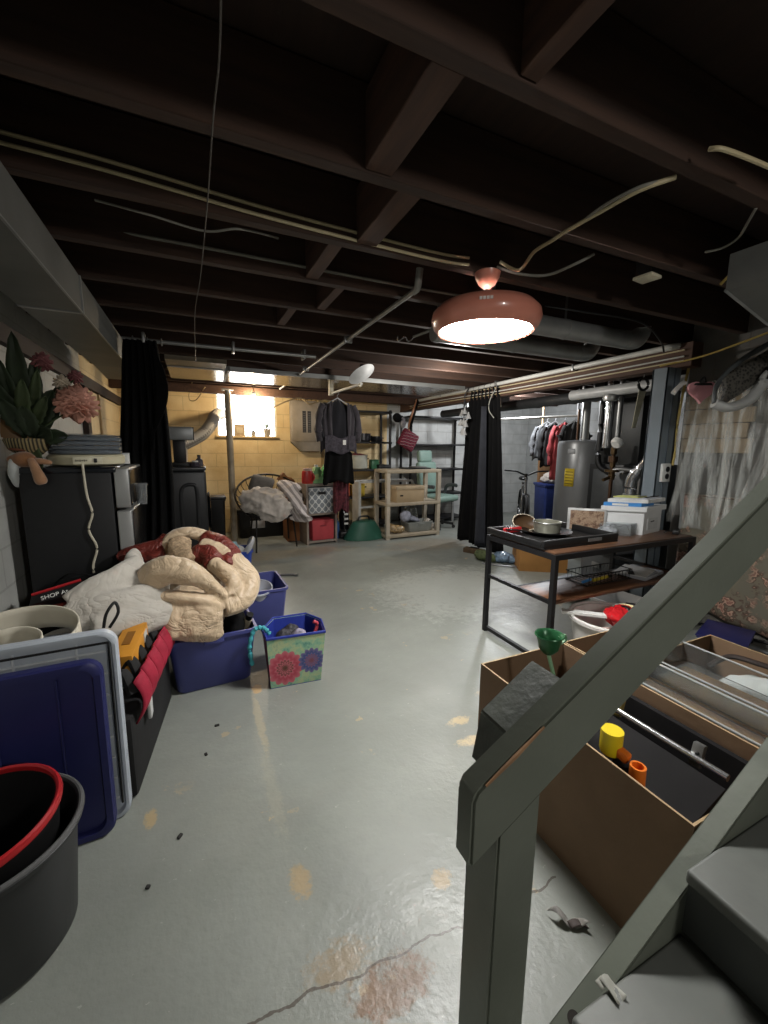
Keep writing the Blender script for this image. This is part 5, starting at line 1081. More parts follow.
MB().sweep([rotp((.12 + .075 * math.cos(a), -.045, -.035 + .04 * math.sin(a))) for a in [k * PI / 14 for k in range(28)]], .016, seg=8, closed=True).build('cup_ring', SH, ns, world=True)
MB().lathe([(0, .0), (.05, .0), (.055, .04), (0, .04)], c=rotp((.12, -.02, -.035)), mat=Matrix.Rotation(PI / 2, 3, 'X'), seg=20).build('cup_hole', BLACKP, ns, world=True)

# plastic sheet over the wall, floral cloth behind it
def filmmat():
    t = NT('clear_plastic_film'); n = t.n; tr = t.node('BsdfTransparent'); mx = t.node('MixShader')
    b = t.bsdf; b.inputs['Base Color'].default_value = lin('c9cdca'); b.inputs['Roughness'].default_value = .22
    nz = t.noise(t.coord((1, 4, .45)), 5, 4, .6); f = t.ramp(nz, [(.42, (.03, .03, .03, 1)), (.66, (.5, .5, .5, 1))])  # pale streaks imitate sheen along the wrinkles, painted into the opacity
    t.link(f, mx.inputs[0]); t.link(tr.outputs[0], mx.inputs[1]); t.link(b.outputs[0], mx.inputs[2]); t.link(mx.outputs[0], n['Material Output'].inputs['Surface'])
    t.bump(t.noise(t.coord((1, 8, 1)), 9, 4), .5, .01); return t.m
ps = thing('plastic_sheet', 'clear wrinkled plastic sheet draped down the wall right of the post', 'plastic sheet', (3.3, 1.4, .1))
def film(u, v):
    y = 1.90 - 1.35 * u; return V((3.325 - .014 * math.sin(u * 34) * (.4 + v) - .02 * v - .012 * math.sin(u * 13 + v * 3), y + .05 * math.sin(v * 5 + u * 7), 1.78 + .10 * u - v * (1.05 + .1 * u) + .02 * math.sin(u * 20)))
FILM = filmmat()
MB().sheet(film, 90, 24).build('film', FILM, ps, world=True, solid=.002, smooth=80)
for y0, y1, w_ in ((1.78, 1.88, .035), (1.30, 1.47, .05)):
    MB().sweep(spline([(3.275, y0, 1.72), (3.27, (y0 + y1) / 2, 1.3), (3.26, y1, .95), (3.26, y1 + .02, .78)], 8), [w_ * (.5 + .5 * math.sin(k * .35 + 1) ** 2) for k in range(25)], .02, seg=10).build('gathered_fold', FILM, ps, world=True)
def rosem():
    t = NT('brown_rose_print'); vo = t.node('TexVoronoi'); vo.inputs['Scale'].default_value = 14; P = t.coord(); nz = t.node('TexNoise'); nz.inputs['Scale'].default_value = 16; t.link(P, nz.inputs['Vector']); t.link(t.mix(.16, P, nz.outputs['Color']), vo.inputs['Vector'])
    c = t.ramp(vo.outputs['Distance'], [(.0, lin('b08a78')), (.2, lin('7a5046')), (.34, lin('b59480')), (.46, lin('4f3a32')), (.62, lin('6f6758'))])
    c = t.mix(t.ramp(t.noise(P, 7, 4), [(.45, (0, 0, 0, 1)), (.6, (1, 1, 1, 1))]), c, lin('6a6659')); t.link(c, t.bsdf.inputs['Base Color']); t.bsdf.inputs['Roughness'].default_value = .9; return t.m
fc = thing('floral_cloth', 'brown rose printed cloth hung on the wall under the plastic sheet', 'cloth', (3.38, 1.1, .15))
MB().sheet(lambda u, v: V((3.385 - .012 * math.sin(u * 30) * (.5 + v) - .02 * v, 1.88 - 1.5 * u, .98 - v * .86 + .02 * math.sin(u * 11))), 80, 14).build('cloth', rosem(), fc, world=True, solid=.004, smooth=80)
MB().sweep([(3.385, 1.88, .985), (3.385, .4, .985)], .008, seg=7).build('hem', M('brown_hem', '6a5444', .8), fc, world=True)

# hand saw on the beam
hs = thing('hand_saw', 'old hand saw with a black handle hanging left of the steel post', 'saw', at(640, 395, y=2.35))
c = at(643, 388, x=3.36); tip = at(633, 428, x=3.36)
d = tip - c; sdv = V((1, .0, .0)) 
MB().prism([c + V((-.045, 0, -.02)), c + V((.045, 0, -.02)), tip + V((.03, 0, 0)), tip + V((-.012, 0, 0))], (0, .003, 0)).build('blade', M('worn_blade', 'b5b098', .5, .2, .2), hs, world=True)
MB().sweep([c + V((math.cos(a) * .06, 0, .03 + math.sin(a) * .045)) for a in [k * PI / 12 for k in range(24)]], .011, seg=8, closed=True).build('handle', BLACKP, hs, world=True)
MB().sweep([c + V((0, 0, .07)), V((c.x, c.y, 1.925))], .004, seg=6).build('nail_hook', STEEL, hs, world=True)

# furnace room
wh = thing('water_heater', 'tall grey water heater with a yellow label behind the table', 'water heater', (4.45, 3.72, 0))
MB().lathe([(0, .03), (.29, .03), (.30, .05), (.30, 1.37), (.285, 1.41), (.1, 1.43), (0, 1.43)], seg=48).build('tank', M('heater_grey_jacket', '7d7f80', .35, .35, .04, 2), wh)
MB().lathe([(0, 0), (.28, 0), (.28, .03), (0, .03)], seg=40).build('base_ring', BLACKP, wh)
fa = math.atan2(-3.72, -4.45) - .45
q = MB().sheet(lambda u, v: V((math.cos(fa + (u - .5) * .40) * .303, math.sin(fa + (u - .5) * .40) * .303, .86 + .22 * v)), 8, 2); q.build('energy_label', M('label_yellow', 'c7ad2e', .6, 0, .03), wh, solid=.002)
q = MB()
for k in range(5): q.sheet(lambda u, v: V((math.cos(fa + (u - .5) * .32) * .305, math.sin(fa + (u - .5) * .32) * .305, .89 + k * .036 + .008 * v)), 6, 1)
q.build('label_print', M('label_ink', '4c431c', .7), wh, solid=.002)
MB().sheet(lambda u, v: V((math.cos(fa + .02 + (u - .5) * .30) * .304, math.sin(fa + .02 + (u - .5) * .30) * .304, 1.26 + .06 * v)), 8, 2).build('maker_plate', M('plate_grey', 'a8abae', .4), wh, solid=.002)
for x, y in ((-.12, 0), (.12, .05)): MB().sweep(spline([(x, y, 1.42), (x, y, 1.62), (x, y, 1.80)], 4), .014, seg=10).build('pipe', M('copper_pipe', '5c4636', .4, .8, .15), wh)
MB().cyl((0, .0, 1.42), (0, 0, 2.0), .05).build('flue_pipe', GALV, wh)
fu = thing('furnace', 'dark sheet metal furnace cabinet beside the water heater', 'furnace', (4.35, 2.95, 0))
FUR = M('dark_furnace_metal', '2b2c2d', .45, .4, .15, 3)
MB().bb((4.05, 2.72, 0), (4.72, 3.28, 1.16), bev=.01).build('cabinet', FUR, fu, world=True)
MB().bb((4.10, 2.76, 1.16), (4.68, 3.24, 1.93), bev=.005).build('plenum', M('dark_plenum', '3a3b3b', .5, .5, .15, 3), fu, world=True)
MB().bb((4.04, 2.78, .62), (4.052, 3.22, 1.10), bev=.004).build('front_panel', M('grey_furnace_panel', '55585a', .4, .4, .1), fu, world=True)
MB().bar((4.07, 2.70, .02), (4.07, 2.70, 1.18), .02).build('corner_edge', STEEL, fu, world=True)
# brown duct board behind the heater
MB().bb((4.86, 3.62, .9), (5.05, 4.0, 1.84), bev=.01); t = thing('duct_board', 'tan brown insulated return duct behind the water heater', 'duct', (5.0, 3.4, 0)); MB().bb((4.82, 3.20, 0), (5.15, 3.60, 1.72), bev=.01).build('duct_body', M('tan_duct', '8d7f6a', .5, .2, .15, 3), t, world=True); MB().bb((4.80, 3.18, 1.42), (5.17, 3.62, 1.45)).build('seam_band', STEEL, t, world=True)
# flue pipes, valves
fp = thing('flue_pipes', 'pair of shiny vertical pipes hanging from the ceiling over the furnace', 'pipes', at(614, 443, x=3.72))
for k, (u, r) in enumerate(((610, .034), (621, .024))):
    p = at(u, 400, x=3.72); MB().cyl((3.72, p.y, 1.33), (3.72, p.y, 2.09), r).build('pipe', CHROME if k == 0 else STEEL, fp, world=True)
p = at(617, 443, x=3.70); MB().lathe([(0, -.03), (.04, -.03), (.055, -.01), (.055, .02), (.03, .03), (0, .03)], c=p, mat=Matrix.Rotation(.9, 3, 'Y'), seg=24).build('white_cap', WHITEP, fp, world=True)
BRASS = M('aged_brass', '5f4c34', .35, .8, .15)
va = thing('valve_stack', 'brass and copper valve fittings under the shiny pipes', 'valve', at(612, 470, x=3.9))
p = at(612, 470, x=3.9)
for k, (dz, r, h) in enumerate(((.16, .03, .07), (.08, .045, .06), (.03, .028, .06), (-.02, .07, .025), (-.10, .03, .08))): MB().cyl(p + V((0, 0, dz)), p + V((0, 0, dz + h)), r).build('fitting', BRASS if k != 1 else M('copper_pipe'), va, world=True)
MB().cyl((p.x, p.y, 0), p + V((0, 0, .3)), .018).build('pipe', M('copper_pipe'), va, world=True)
MB().cyl(p + V((-.12, 0, -.10)), p + V((.04, 0, -.06)), .016).build('lever', BRASS, va, world=True)
el = thing('vent_elbow', 'silver vent elbow pipe in front of the dark furnace', 'pipe', at(640, 470, x=3.6))
p = at(631, 485, x=3.62); q = at(660, 455, x=3.62)
MB().sweep(spline([p + V((0, 0, -.10)), p + V((0, 0, .02)), p + V((0, -.03, .10)), q + V((0, .08, -.01)), q], 7), [.05] * 16 + [.03] * 13, seg=16).build('elbow', CHROME, el, world=True)
MB().cyl(p + V((0, 0, -.12)), p + V((0, 0, -.08)), .06).build('collar', STEEL, el, world=True)
MB().sweep(spline([(3.9, 2.9, 1.10), (3.92, 2.8, 1.12), (3.95, 2.7, 1.11)], 4), .02).build('tail_pipe', STEEL, el, world=True)
bk = thing('black_vent_pipe', 'black vertical drain pipe between the heater and the shiny pipes', 'pipe', at(600, 460, x=4.0))
p = at(600, 440, x=4.0); MB().sweep(spline([(4.0, p.y, 2.06), (4.0, p.y, 1.5), (4.0, p.y + .0, 1.18), (4.03, p.y - .1, 1.08), (4.05, p.y - .16, 1.06)], 6), .032, seg=12).build('pipe', BLACKP, bk, world=True); MB().cyl((4.0, p.y, 1.3), (4.0, p.y, 1.36), .042).build('coupling', BLACKP, bk, world=True)
pv = thing('white_drain_pipe', 'thick white plastic pipe running along under the joists over the furnace', 'pipe', (3.6, 2.7, 1.85))
MB().cyl((3.6, 2.06, 1.865), (3.6, 3.2, 1.865), .05, seg=24).build('pipe', M('grey_white_pipe', 'a9abab', .4), pv, world=True); MB().lathe([(0, -.03), (.06, -.03), (.07, 0), (.06, .03), (0, .03)], c=(3.6, 2.75, 1.80)).build('trap', GALV, pv, world=True)
for y in (2.3, 3.05): MB().bb((3.59, y, 1.86), (3.61, y + .02, 2.1)).build('hanger', STEEL, pv, world=True)
cr = thing('clothes_rail', 'pale horizontal rail with jackets in the furnace room', 'rail', (4.6, 4.4, 1.72))
MB().cyl((4.1, 5.9, 1.76), (4.75, 3.95, 1.76), .016).build('bar', WPIPE, cr, world=True)
for p in ((4.14, 5.78), (4.71, 4.07)): MB().bar((*p, 1.76), (*p, 2.1), .02).build('hanger', STEEL, cr, world=True)
def hang(u, y, name, label, mat, cat, wid, length, sl, seed, dep=.06):
    p = at(u, 415, y=y); t = garment(name, label, p.x, p.y, 1.70, wid, length, mat, cat, sl, seed, 1.12, dep); t.rotation_euler = (0, 0, -.9); return t
hang(548, 4.75, 'hanging_jacket', 'grey sleeved black jacket on the furnace room rail', M('grey_jacket', '5d5f62', .9, 0, .3, 8), 'jacket', .34, .52, .5, 4)
hang(556, 4.62, 'hanging_jacket', 'black jacket between the grey jacket and the red jacket', M('black_jacket', '171718', .9, 0, .15), 'jacket', .32, .62, .56, 6)
hang(566, 4.42, 'hanging_jacket', 'coral red jacket on the furnace room rail', M('coral_jacket', 'a03e42', .8, 0, .2, 10), 'jacket', .30, .80, .62, 7)
hang(576, 4.22, 'hanging_jacket', 'dark jacket right of the red jacket above the heater', M('black_jacket'), 'jacket', .30, .40, .3, 9)
t = thing('broom_handle', 'short pale wooden broom handle hanging left of the jackets', 'handle', at(542, 440, y=4.9)); MB().cyl(at(541, 447, y=4.9), at(544, 405, y=4.9), .016).build('stick', M('pale_wood_stick', 'b09774', .6), t, world=True); MB().cyl(at(544, 405, y=4.9), at(544.5, 396, y=4.9), .008).build('cord', BLACKP, t, world=True)
p = at(540, 475, y=5.6); m = MB(); m.bb((p.x - .03, 5.6, 0), (p.x + .32, 5.64, 1.62), bev=.004); tag(m.build('plywood_sheet', wood_mat('brown_plywood', '7a5a3c', '94704c', 'z')), 'brown plywood sheet standing behind the jackets', 'plywood')
# bicycle
bi = thing('bicycle', 'dark bicycle parked by the grey wall past the right curtain', 'bicycle', (at(523, 500, y=4.75).x, 4.75, 0), -2.25)
TY = M('tyre_rubber', '141414', .8)
for s_ in (-.48, .48):
    w_ = MB().sweep([V((s_ + math.cos(a) * .31, 0, .335 + math.sin(a) * .31)) for a in [k * PI / 20 for k in range(40)]], .022, seg=8, closed=True).build('wheel', TY, bi)
    g = MB()
    for k in range(10): a = k * PI / 5; g.cyl((s_, 0, .335), (s_ + math.cos(a) * .3, 0, .335 + math.sin(a) * .3), .002, seg=5)
    g.cyl((s_, -.04, .335), (s_, .04, .335), .022, seg=10); g.build('spokes', STEEL, w_)
m = MB()
for a, b in (((-.48, 0, .335), (-.12, 0, .30)), ((-.12, 0, .30), (-.2, 0, .80)), ((-.2, 0, .74), (.33, 0, .80)), ((-.12, 0, .30), (.34, 0, .72)), ((.31, 0, .90), (.37, 0, .66)), ((-.48, 0, .335), (-.19, 0, .72)), ((.37, .04, .66), (.48, .05, .335)), ((.37, -.04, .66), (.48, -.05, .335)), ((.37, -.04, .66), (.37, .04, .66))): m.cyl(a, b, .018, seg=10)
m.build('frame', M('bike_silver', '77797c', .3, .5), bi)
MB().ell((-.21, 0, .86), (.13, .07, .035)).build('saddle', BLACKP, bi)
MB().sweep(spline([(.26, -.30, 1.0), (.30, -.14, .99), (.31, 0, .94), (.30, .14, .99), (.26, .30, 1.0)], 6), .012, seg=8).build('handlebar', BLKM, bi)
MB().cyl((.31, 0, .88), (.31, 0, .96), .016).build('stem', BLKM, bi)
MB().lathe([(0, -.006), (.09, -.006), (.09, .006), (0, .006)], c=(-.12, -.04, .30), mat=Matrix.Rotation(PI / 2, 3, 'X'), seg=24).build('chainring', STEEL, bi)
for s_ in (-1, 1): MB().bar((-.12, s_ * .06, .30), (-.12 + s_ * .12, s_ * .06, .22), .018).build('crank', STEEL, bi)
# blue box with white cloth
p = at(551, 505, y=5.2); p.y = 5.2; bx = thing('storage_bin', 'dark blue storage box under a white cloth in the furnace room', 'storage bin', (p.x, 5.2, 0), -.3)
tub(MB(), 0, 0, .46, .40, .70, .92, .008, .03, .01).build('body', M('deep_blue_plastic', '27366e', .5), bx)
MB().box((0, 0, .715), (.49, .43, .04), bev=.01).build('lid', M('deep_blue_plastic'), bx)
m = MB(); m.ell((p.x, 5.18, .80), (.24, .2, .07)); m.ell((p.x - .1, 5.14, .86), (.14, .12, .07)); m.ell((p.x + .08, 5.16, .83), (.12, .12, .07)); puffy(tag(m.build('white_cloth', M('white_fleece')), 'rumpled white cloth on the dark blue storage box', 'cloth'), .012, .05, .06)

# ------------------------------------------------ desk and what is on it
TX0, TX1, TY0, TY1, TZ = 1.86, 3.18, 1.68, 2.27, .72
dk = thing('desk', 'black steel framed desk with a wooden top and lower shelf', 'desk', ((TX0 + TX1) / 2, (TY0 + TY1) / 2, 0))
DW = wood_mat('dark_walnut_laminate', '3b2a20', '6b4a33', 'x', .4); BF = M('black_powder_coat', '18181a', .5, .2, .06)
MB().bb((TX0 + .004, TY0 + .004, TZ - .02), (TX1 - .004, TY1 - .004, TZ), bev=.003).build('desktop', DW, dk, world=True)
m = MB()
for a, b in (((TX0, TY0), (TX1, TY0)), ((TX0, TY1), (TX1, TY1)), ((TX0, TY0), (TX0, TY1)), ((TX1, TY0), (TX1, TY1))): m.bar((*a, TZ - .024), (*b, TZ - .024), .028, .032)
m.build('top_frame', BF, dk, world=True)
for x in (TX0, TX1):
    for y in (TY0, TY1): MB().bb((x - .015, y - .015, 0), (x + .015, y + .015, TZ - .008)).build('leg', BF, dk, world=True)
    MB().bar((x, TY0, .03), (x, TY1, .03), .024).build('floor_rail', BF, dk, world=True)
    MB().bar((x, TY0, .42), (x, TY1, .42), .022).build('shelf_rail', BF, dk, world=True)
MB().bb((TX0 + .01, TY0 + .0, .405), (TX1 - .01, TY0 + .30, .425), bev=.003).build('shelf', wood_mat('walnut_shelf', '4a3122', '7a5238', 'x', .4), dk, world=True)
MB().bar((TX0, TY0 + .31, .415), (TX1, TY0 + .31, .415), .02).build('shelf_rail', BF, dk, world=True)
# black tray
tr = thing('serving_tray', 'wide black tray covering the left end of the desk', 'tray', (2.17, 2.02, TZ))
BT = M('black_tray', '131314', .5, 0, .08, 30)
MB().bb((1.85, 1.76, TZ + .001), (2.50, 2.29, TZ + .012), bev=.003).build('base', BT, tr, world=True)
for lo, hi in (((1.85, 1.76, TZ + .012), (2.50, 1.785, TZ + .055)), ((1.85, 2.265, TZ + .012), (2.50, 2.29, TZ + .045)), ((1.85, 1.785, TZ + .012), (1.87, 2.265, TZ + .045)), ((2.48, 1.785, TZ + .012), (2.50, 2.265, TZ + .055))): MB().bb(lo, hi, bev=.003).build('side', BT, tr, world=True)
MB().bb((2.22, 1.757, TZ + .022), (2.34, 1.7605, TZ + .042)).build('handle_slot', M('brushed_plate', '8a8b8c', .35, .6), tr, world=True)
pl = thing('black_plate', 'black round pan lying under the grey cake tin on the tray', 'pan', (2.20, 2.08, TZ + .013)); MB().lathe([(0, 0), (.11, 0), (.16, .02), (.165, .026), (.11, .01), (0, .008)], seg=40).build('dish', M('black_enamel', '121213', .25), pl); MB().sweep(spline([(-.15, .03, .02), (-.22, .06, .03), (-.29, .08, .035)], 5), .012, .006, seg=8).build('handle', BLACKP, pl)
ck = thing('cake_tin', 'round grey cake tin stacked on the black pan', 'cake tin', (2.21, 2.09, TZ + .026)); MB().lathe([(0, 0), (.085, 0), (.092, .065), (.097, .068), (.094, .072), (.088, .07), (.08, .006), (0, .005)], seg=40).build('tin', M('worn_grey_tin', '8e8d80', .4, .5, .15), ck); MB().sweep([V((math.cos(a) * .094, math.sin(a) * .094, .07)) for a in [k * PI / 20 for k in range(40)]], .003, seg=6, closed=True).build('rim', STEEL, ck)
p = at(522, 520, y=2.19); wd = thing('wooden_bowl', 'shallow wooden bowl leaning up behind the cake tin', 'bowl', (2.12, 2.24, TZ + .012)); wm_ = Matrix.Rotation(-.25, 3, 'Z') @ Matrix.Rotation(1.05, 3, 'X') @ Matrix.Rotation(.15, 3, 'Y')
MB().lathe([(0, 0), (.04, .0), (.08, .018), (.098, .036), (.102, .036), (.084, .012), (.04, -.008), (0, -.008)], c=(0, .0, .047), seg=40, mat=wm_, sy=.62).build('bowl', M('brown_bowl_wood', '46321f', .5, 0, .2, 6), wd); MB().sweep([V((0, 0, .047)) + wm_ @ V((math.cos(a) * .10, math.sin(a) * .10 * .62, .036)) for a in [k * PI / 20 for k in range(40)]], .004, seg=6, closed=True).build('pale_rim', M('pale_rim', 'b5aa97', .6), wd)
rs = thing('stapler', 'red and grey pocket tool lying at the left corner of the tray', 'tool', (2.00, 2.20, TZ + .013), .1); MB().box((0, 0, .02), (.15, .045, .038), bev=.01).build('body', M('bright_red_plastic'), rs); MB().box((.02, .0, .041), (.07, .025, .008), bev=.003).build('grey_top', M('grey_tool_top', '96928d', .4), rs); MB().box((-.05, 0, .04), (.02, .03, .006), bev=.002).build('hinge', BLACKP, rs)
pf = thing('picture_frame', 'silver framed small picture standing at the back of the tray', 'picture frame', (2.50, 2.03, TZ + .005), -.68); pf.location = (2.56, 2.06, TZ)
def scrapmat():
    t = NT('brown_collage_print'); n = t.noise(t.coord(), 26, 6, .7); t.link(t.ramp(n, [(.3, lin('2d211c')), (.45, lin('6e5443')), (.55, lin('9c8670')), (.7, lin('564438'))]), t.bsdf.inputs['Base Color']); return t.m
m = MB(); m.bb((-.13, -.006, 0), (.13, .006, .175), bev=.006); m.build('frame', M('silver_frame', 'c3c4c4', .3, .4), pf)
MB().bb((-.112, -.0085, .018), (.112, -.005, .158)).build('picture', scrapmat(), pf); MB().bar((0, .006, .1), (0, .08, .0), .03, .005).build('easel_leg', BLACKP, pf)
# white drawer box with papers
A = at(611, 531, z=TZ); B = at(645, 533, z=TZ); A.z = B.z = TZ
ax = (V((3.155, 1.90, TZ)) - B); ax.normalize()
wbx = thing('drawer_box', 'white plastic drawer box with an overhanging lid on the desk', 'drawer box', (B.x, B.y, TZ))
e1 = (A - B); h_ = .165
WBM = M('white_box_plastic', 'd3d5d6', .4, 0, .03)
L1, L2 = .24, .27; e1 = e1.normalized(); e2 = V((.985, .17, 0)); B = V((2.85, 1.83, TZ))
def qp(a, b, z): return B + e1 * a + e2 * b + V((0, 0, z))
MB().prism([qp(0, 0, .0), qp(L1, 0, 0), qp(L1, L2, 0), qp(0, L2, 0)], (0, 0, h_)).build('body', WBM, wbx, world=True)
MB().prism([qp(-.02, -.02, h_), qp(L1 + .03, -.02, h_), qp(L1 + .03, L2 + .02, h_), qp(-.02, L2 + .02, h_)], (0, 0, .035)).build('lid', WBM, wbx, world=True)
nrm2 = V((e2.y, -e2.x, 0))
dw = MB().prism([qp(-.004, .06, .03) , qp(-.004, L2 - .06, .03), qp(-.004, L2 - .06, .11), qp(-.004, .06, .11)], e1 * .006).build('drawer', M('white_drawer', 'c6c9ca', .4), wbx, world=True)
MB().prism([qp(-.007, .10, .085), qp(-.007, .15, .085), qp(-.007, .15, .092), qp(-.007, .10, .092)], e1 * .006).build('pull', BLACKP, dw, world=True)
ppz = TZ + .2
def paper(name, label, mat, a0, a1, b0, b1, z, th, cat='paper', n=1):
    t = thing(name, label, cat, tuple(qp((a0 + a1) / 2, (b0 + b1) / 2, z)));
    MB().prism([qp(a0, b0, z), qp(a1, b0, z), qp(a1, b1, z), qp(a0, b1, z)], (0, 0, th)).build('sheets', mat, t, world=True)
    return t
t = paper('folder', 'blue folder lying on the lid of the white drawer box', M('bright_blue_card', '3f86c9', .5, 0, .05), .02, L1 + .02, -.01, .18, .2005, .025, 'folder'); MB().prism([qp(.1, -.014, .205), qp(.2, -.014, .205), qp(.2, -.014, .22), qp(.1, -.014, .22)], (0, .003, 0)).build('white_tab', WHITEP, t, world=True)
t = paper('paper_stack', 'stack of white papers on the blue folder and the white box', M('paper_stack_white', 'd4d5d4', .8), -.015, L1, .0, L2, .2265, .024, 'papers'); MB().prism([qp(0, .02, .2505), qp(L1 - .03, .02, .2505), qp(L1 - .03, L2 - .03, .2505), qp(0, L2 - .03, .2505)], (0, 0, .008)).build('grey_sheets', M('greyish_paper', 'b2b5bd', .8), t, world=True)
t = paper('notepad', 'yellow green notepad on top of the paper stack', M('yellow_green_paper', 'b5b870', .8), .06, L1 - .02, .03, .16, .2592, .008, 'notepad'); MB().prism([qp(.06, .03, .2674), qp(.08, .03, .2674), qp(.08, .16, .2674), qp(.06, .16, .2674)], (0, 0, .003)).build('binding', M('grey_tray'), t, world=True)
t = thing('pen', 'black pen lying across the paper stack', 'pen', tuple(qp(.02, .12, .262))); MB().cyl(qp(.03, .06, .263), qp(.02, .24, .263), .0045).build('barrel', BLACKP, t, world=True); MB().cyl(qp(.03, .06, .263), qp(.0305, .045, .263), .003).build('tip', STEEL, t, world=True)
t = thing('desk_organizer', 'clear plastic organizer with black wire in front of the white box', 'organizer', tuple(qp(.16, -.08, 0)))
CL2 = M('clear_plastic'); 
a0, b0 = .03, -.10
MB().prism([qp(a0, b0, 0), qp(a0 + .2, b0, 0), qp(a0 + .2, b0 + .08, 0), qp(a0, b0 + .08, 0)], (0, 0, .003)).build('base', CL2, t, world=True)
for q in (([qp(a0, b0, .003), qp(a0 + .2, b0, .003), qp(a0 + .2, b0, .085), qp(a0, b0, .085)], e2 * .003), ([qp(a0, b0 + .077, .003), qp(a0 + .2, b0 + .077, .003), qp(a0 + .2, b0 + .077, .085), qp(a0, b0 + .077, .085)], e2 * .003), ([qp(a0, b0, .003), qp(a0, b0 + .08, .003), qp(a0, b0 + .08, .085), qp(a0, b0, .085)], e1 * .003)): MB().prism(*q).build('side', CL2, t, world=True)
MB().sweep(spline([qp(a0 + .02, b0 + .04, .01), qp(a0 + .05, b0 + .04, .07), qp(a0 + .1, b0 + .04, .06), qp(a0 + .14, b0 + .04, .075), qp(a0 + .18, b0 + .04, .01)], 6), .0025, seg=6).build('wire_insert', BLACKP, t, world=True)
m = MB(); q = V((2.62, 1.93, TZ + .03)); m.ell(q, (.05, .07, .03)); m.ell(q + V((.05, .03, .01)), (.045, .05, .03)); puffy(tag(m.build('plastic_wrap', M('clear_wrap', 'c9ced4', .15, 0, .1, 20, trans=.5)), 'crumpled clear plastic wrap between the picture and the white box', 'plastic wrap'), .007, .03, .03)
t = thing('power_adapter', 'black power adapter with a cord at the right end of the desk', 'adapter', (3.12, 1.76, TZ), .4); MB().box((0, 0, .015), (.07, .04, .03), bev=.006).build('block', BLACKP, t); MB().sweep(spline([(.03, 0, .015), (.06, .01, .012), (.05, .05, .008), (-.02, .07, .006)], 5), .004, seg=6).build('cord', BLACKP, t)
# on the lower shelf
t = thing('wire_basket', 'low black wire basket on the desk shelf', 'basket', (2.50, 1.87, .426)); g = MB()
for z in (.005, .07): g.sweep([(-.22, -.08, z), (.22, -.08, z), (.22, .09, z), (-.22, .09, z)], .004, seg=6, closed=True)
g.build('wire_rim', BLKM, t); g = MB()
for k in range(12): x = -.2 + k * .036; g.sweep([(x, -.08, .07), (x, -.08, .004), (x, .09, .004), (x, .09, .07)], .0022, seg=5)
g.build('wire_grid', BLKM, t)
t = thing('highlighter', 'yellow marker lying in the wire basket', 'marker', (2.48, 1.84, .436), .1); MB().cyl((-.09, 0, .01), (.07, 0, .01), .011).build('barrel', M('yellow_plastic', 'd0b73a', .4), t); MB().cyl((.07, 0, .01), (.11, 0, .01), .012).build('cap', BLACKP, t)
t = thing('pen_blue', 'blue pen left of the yellow marker on the desk shelf', 'pen', (2.34, 1.84, .436), .2); t.name = 'pen'; MB().cyl((-.05, 0, .01), (.05, 0, .01), .009).build('barrel', M('bright_blue_card'), t); MB().cyl((.05, 0, .01), (.065, 0, .01), .004).build('tip', STEEL, t)
t = thing('paper_stack', 'loose grey papers on the right of the desk shelf', 'papers', (2.88, 1.85, .426), .2); MB().box((0, 0, .012), (.30, .22, .022), bev=.002).build('sheets', M('greyish_paper'), t); MB().box((-.03, .01, .026), (.26, .2, .006), (0, 0, .15)).build('top_sheet', M('paper_stack_white'), t); MB().box((-.12, 0, .032), (.10, .04, .006), (0, 0, .5), bev=.002).build('dark_card', BLACKP, t)
# on the floor beyond the desk
p0 = at(515, 560, z=0); bxk = thing('cardboard_box', 'closed brown cardboard box on the floor beyond the desk', 'box', (3.45, 3.35, 0), -.55)
MB().box((0, 0, .17), (.50, .42, .34), bev=.004).build('carton', M('carton_brown', 'a3753f', .8, 0, .06), bxk); MB().box((0, 0, .342), (.5, .05, .003)).build('tape', M('tan_tape', 'b99762', .4), bxk); MB().box((-.252, .05, .18), (.004, .1, .12)).build('printed_mark', M('carton_print', '7d5a32', .8), bxk)
bb_ = thing('storage_box', 'dark grey plastic box with a lid on the floor under the desk end', 'storage box', (3.55, 2.50, 0), -.12)
MB().box((0, 0, .19), (.46, .40, .38), bev=.012, taper=.95).build('body', M('dark_grey_box', '47494a', .45), bb_); MB().box((0, 0, .395), (.5, .44, .035), bev=.01).build('lid', BLACKP, bb_); MB().box((-.237, 0, .26), (.012, .09, .05), bev=.004).build('latch', M('grey_tray'), bb_)
t = thing('floor_board', 'pale grey board lying tilted on the floor beyond the desk', 'board', (3.12, 2.62, 0), .2); MB().box((0, 0, .05), (.55, .36, .02), (0.12, -.0, 0), bev=.003).build('board', M('pale_grey_board', '9aa1aa', .5), t); MB().box((0, .14, .03), (.5, .04, .06), bev=.004).build('batten', M('grey_batten', '85888c', .6), t)
t = thing('white_bin', 'low white plastic bin on the floor below the desk shelf', 'bin', (2.98, 2.05, 0), .1); tub(MB(), 0, 0, .34, .28, .16, .88, .006, .04, .01).build('body', WBM, t); MB().box((0, -.15, .13), (.1, .014, .02), bev=.003).build('handle', WBM, t)
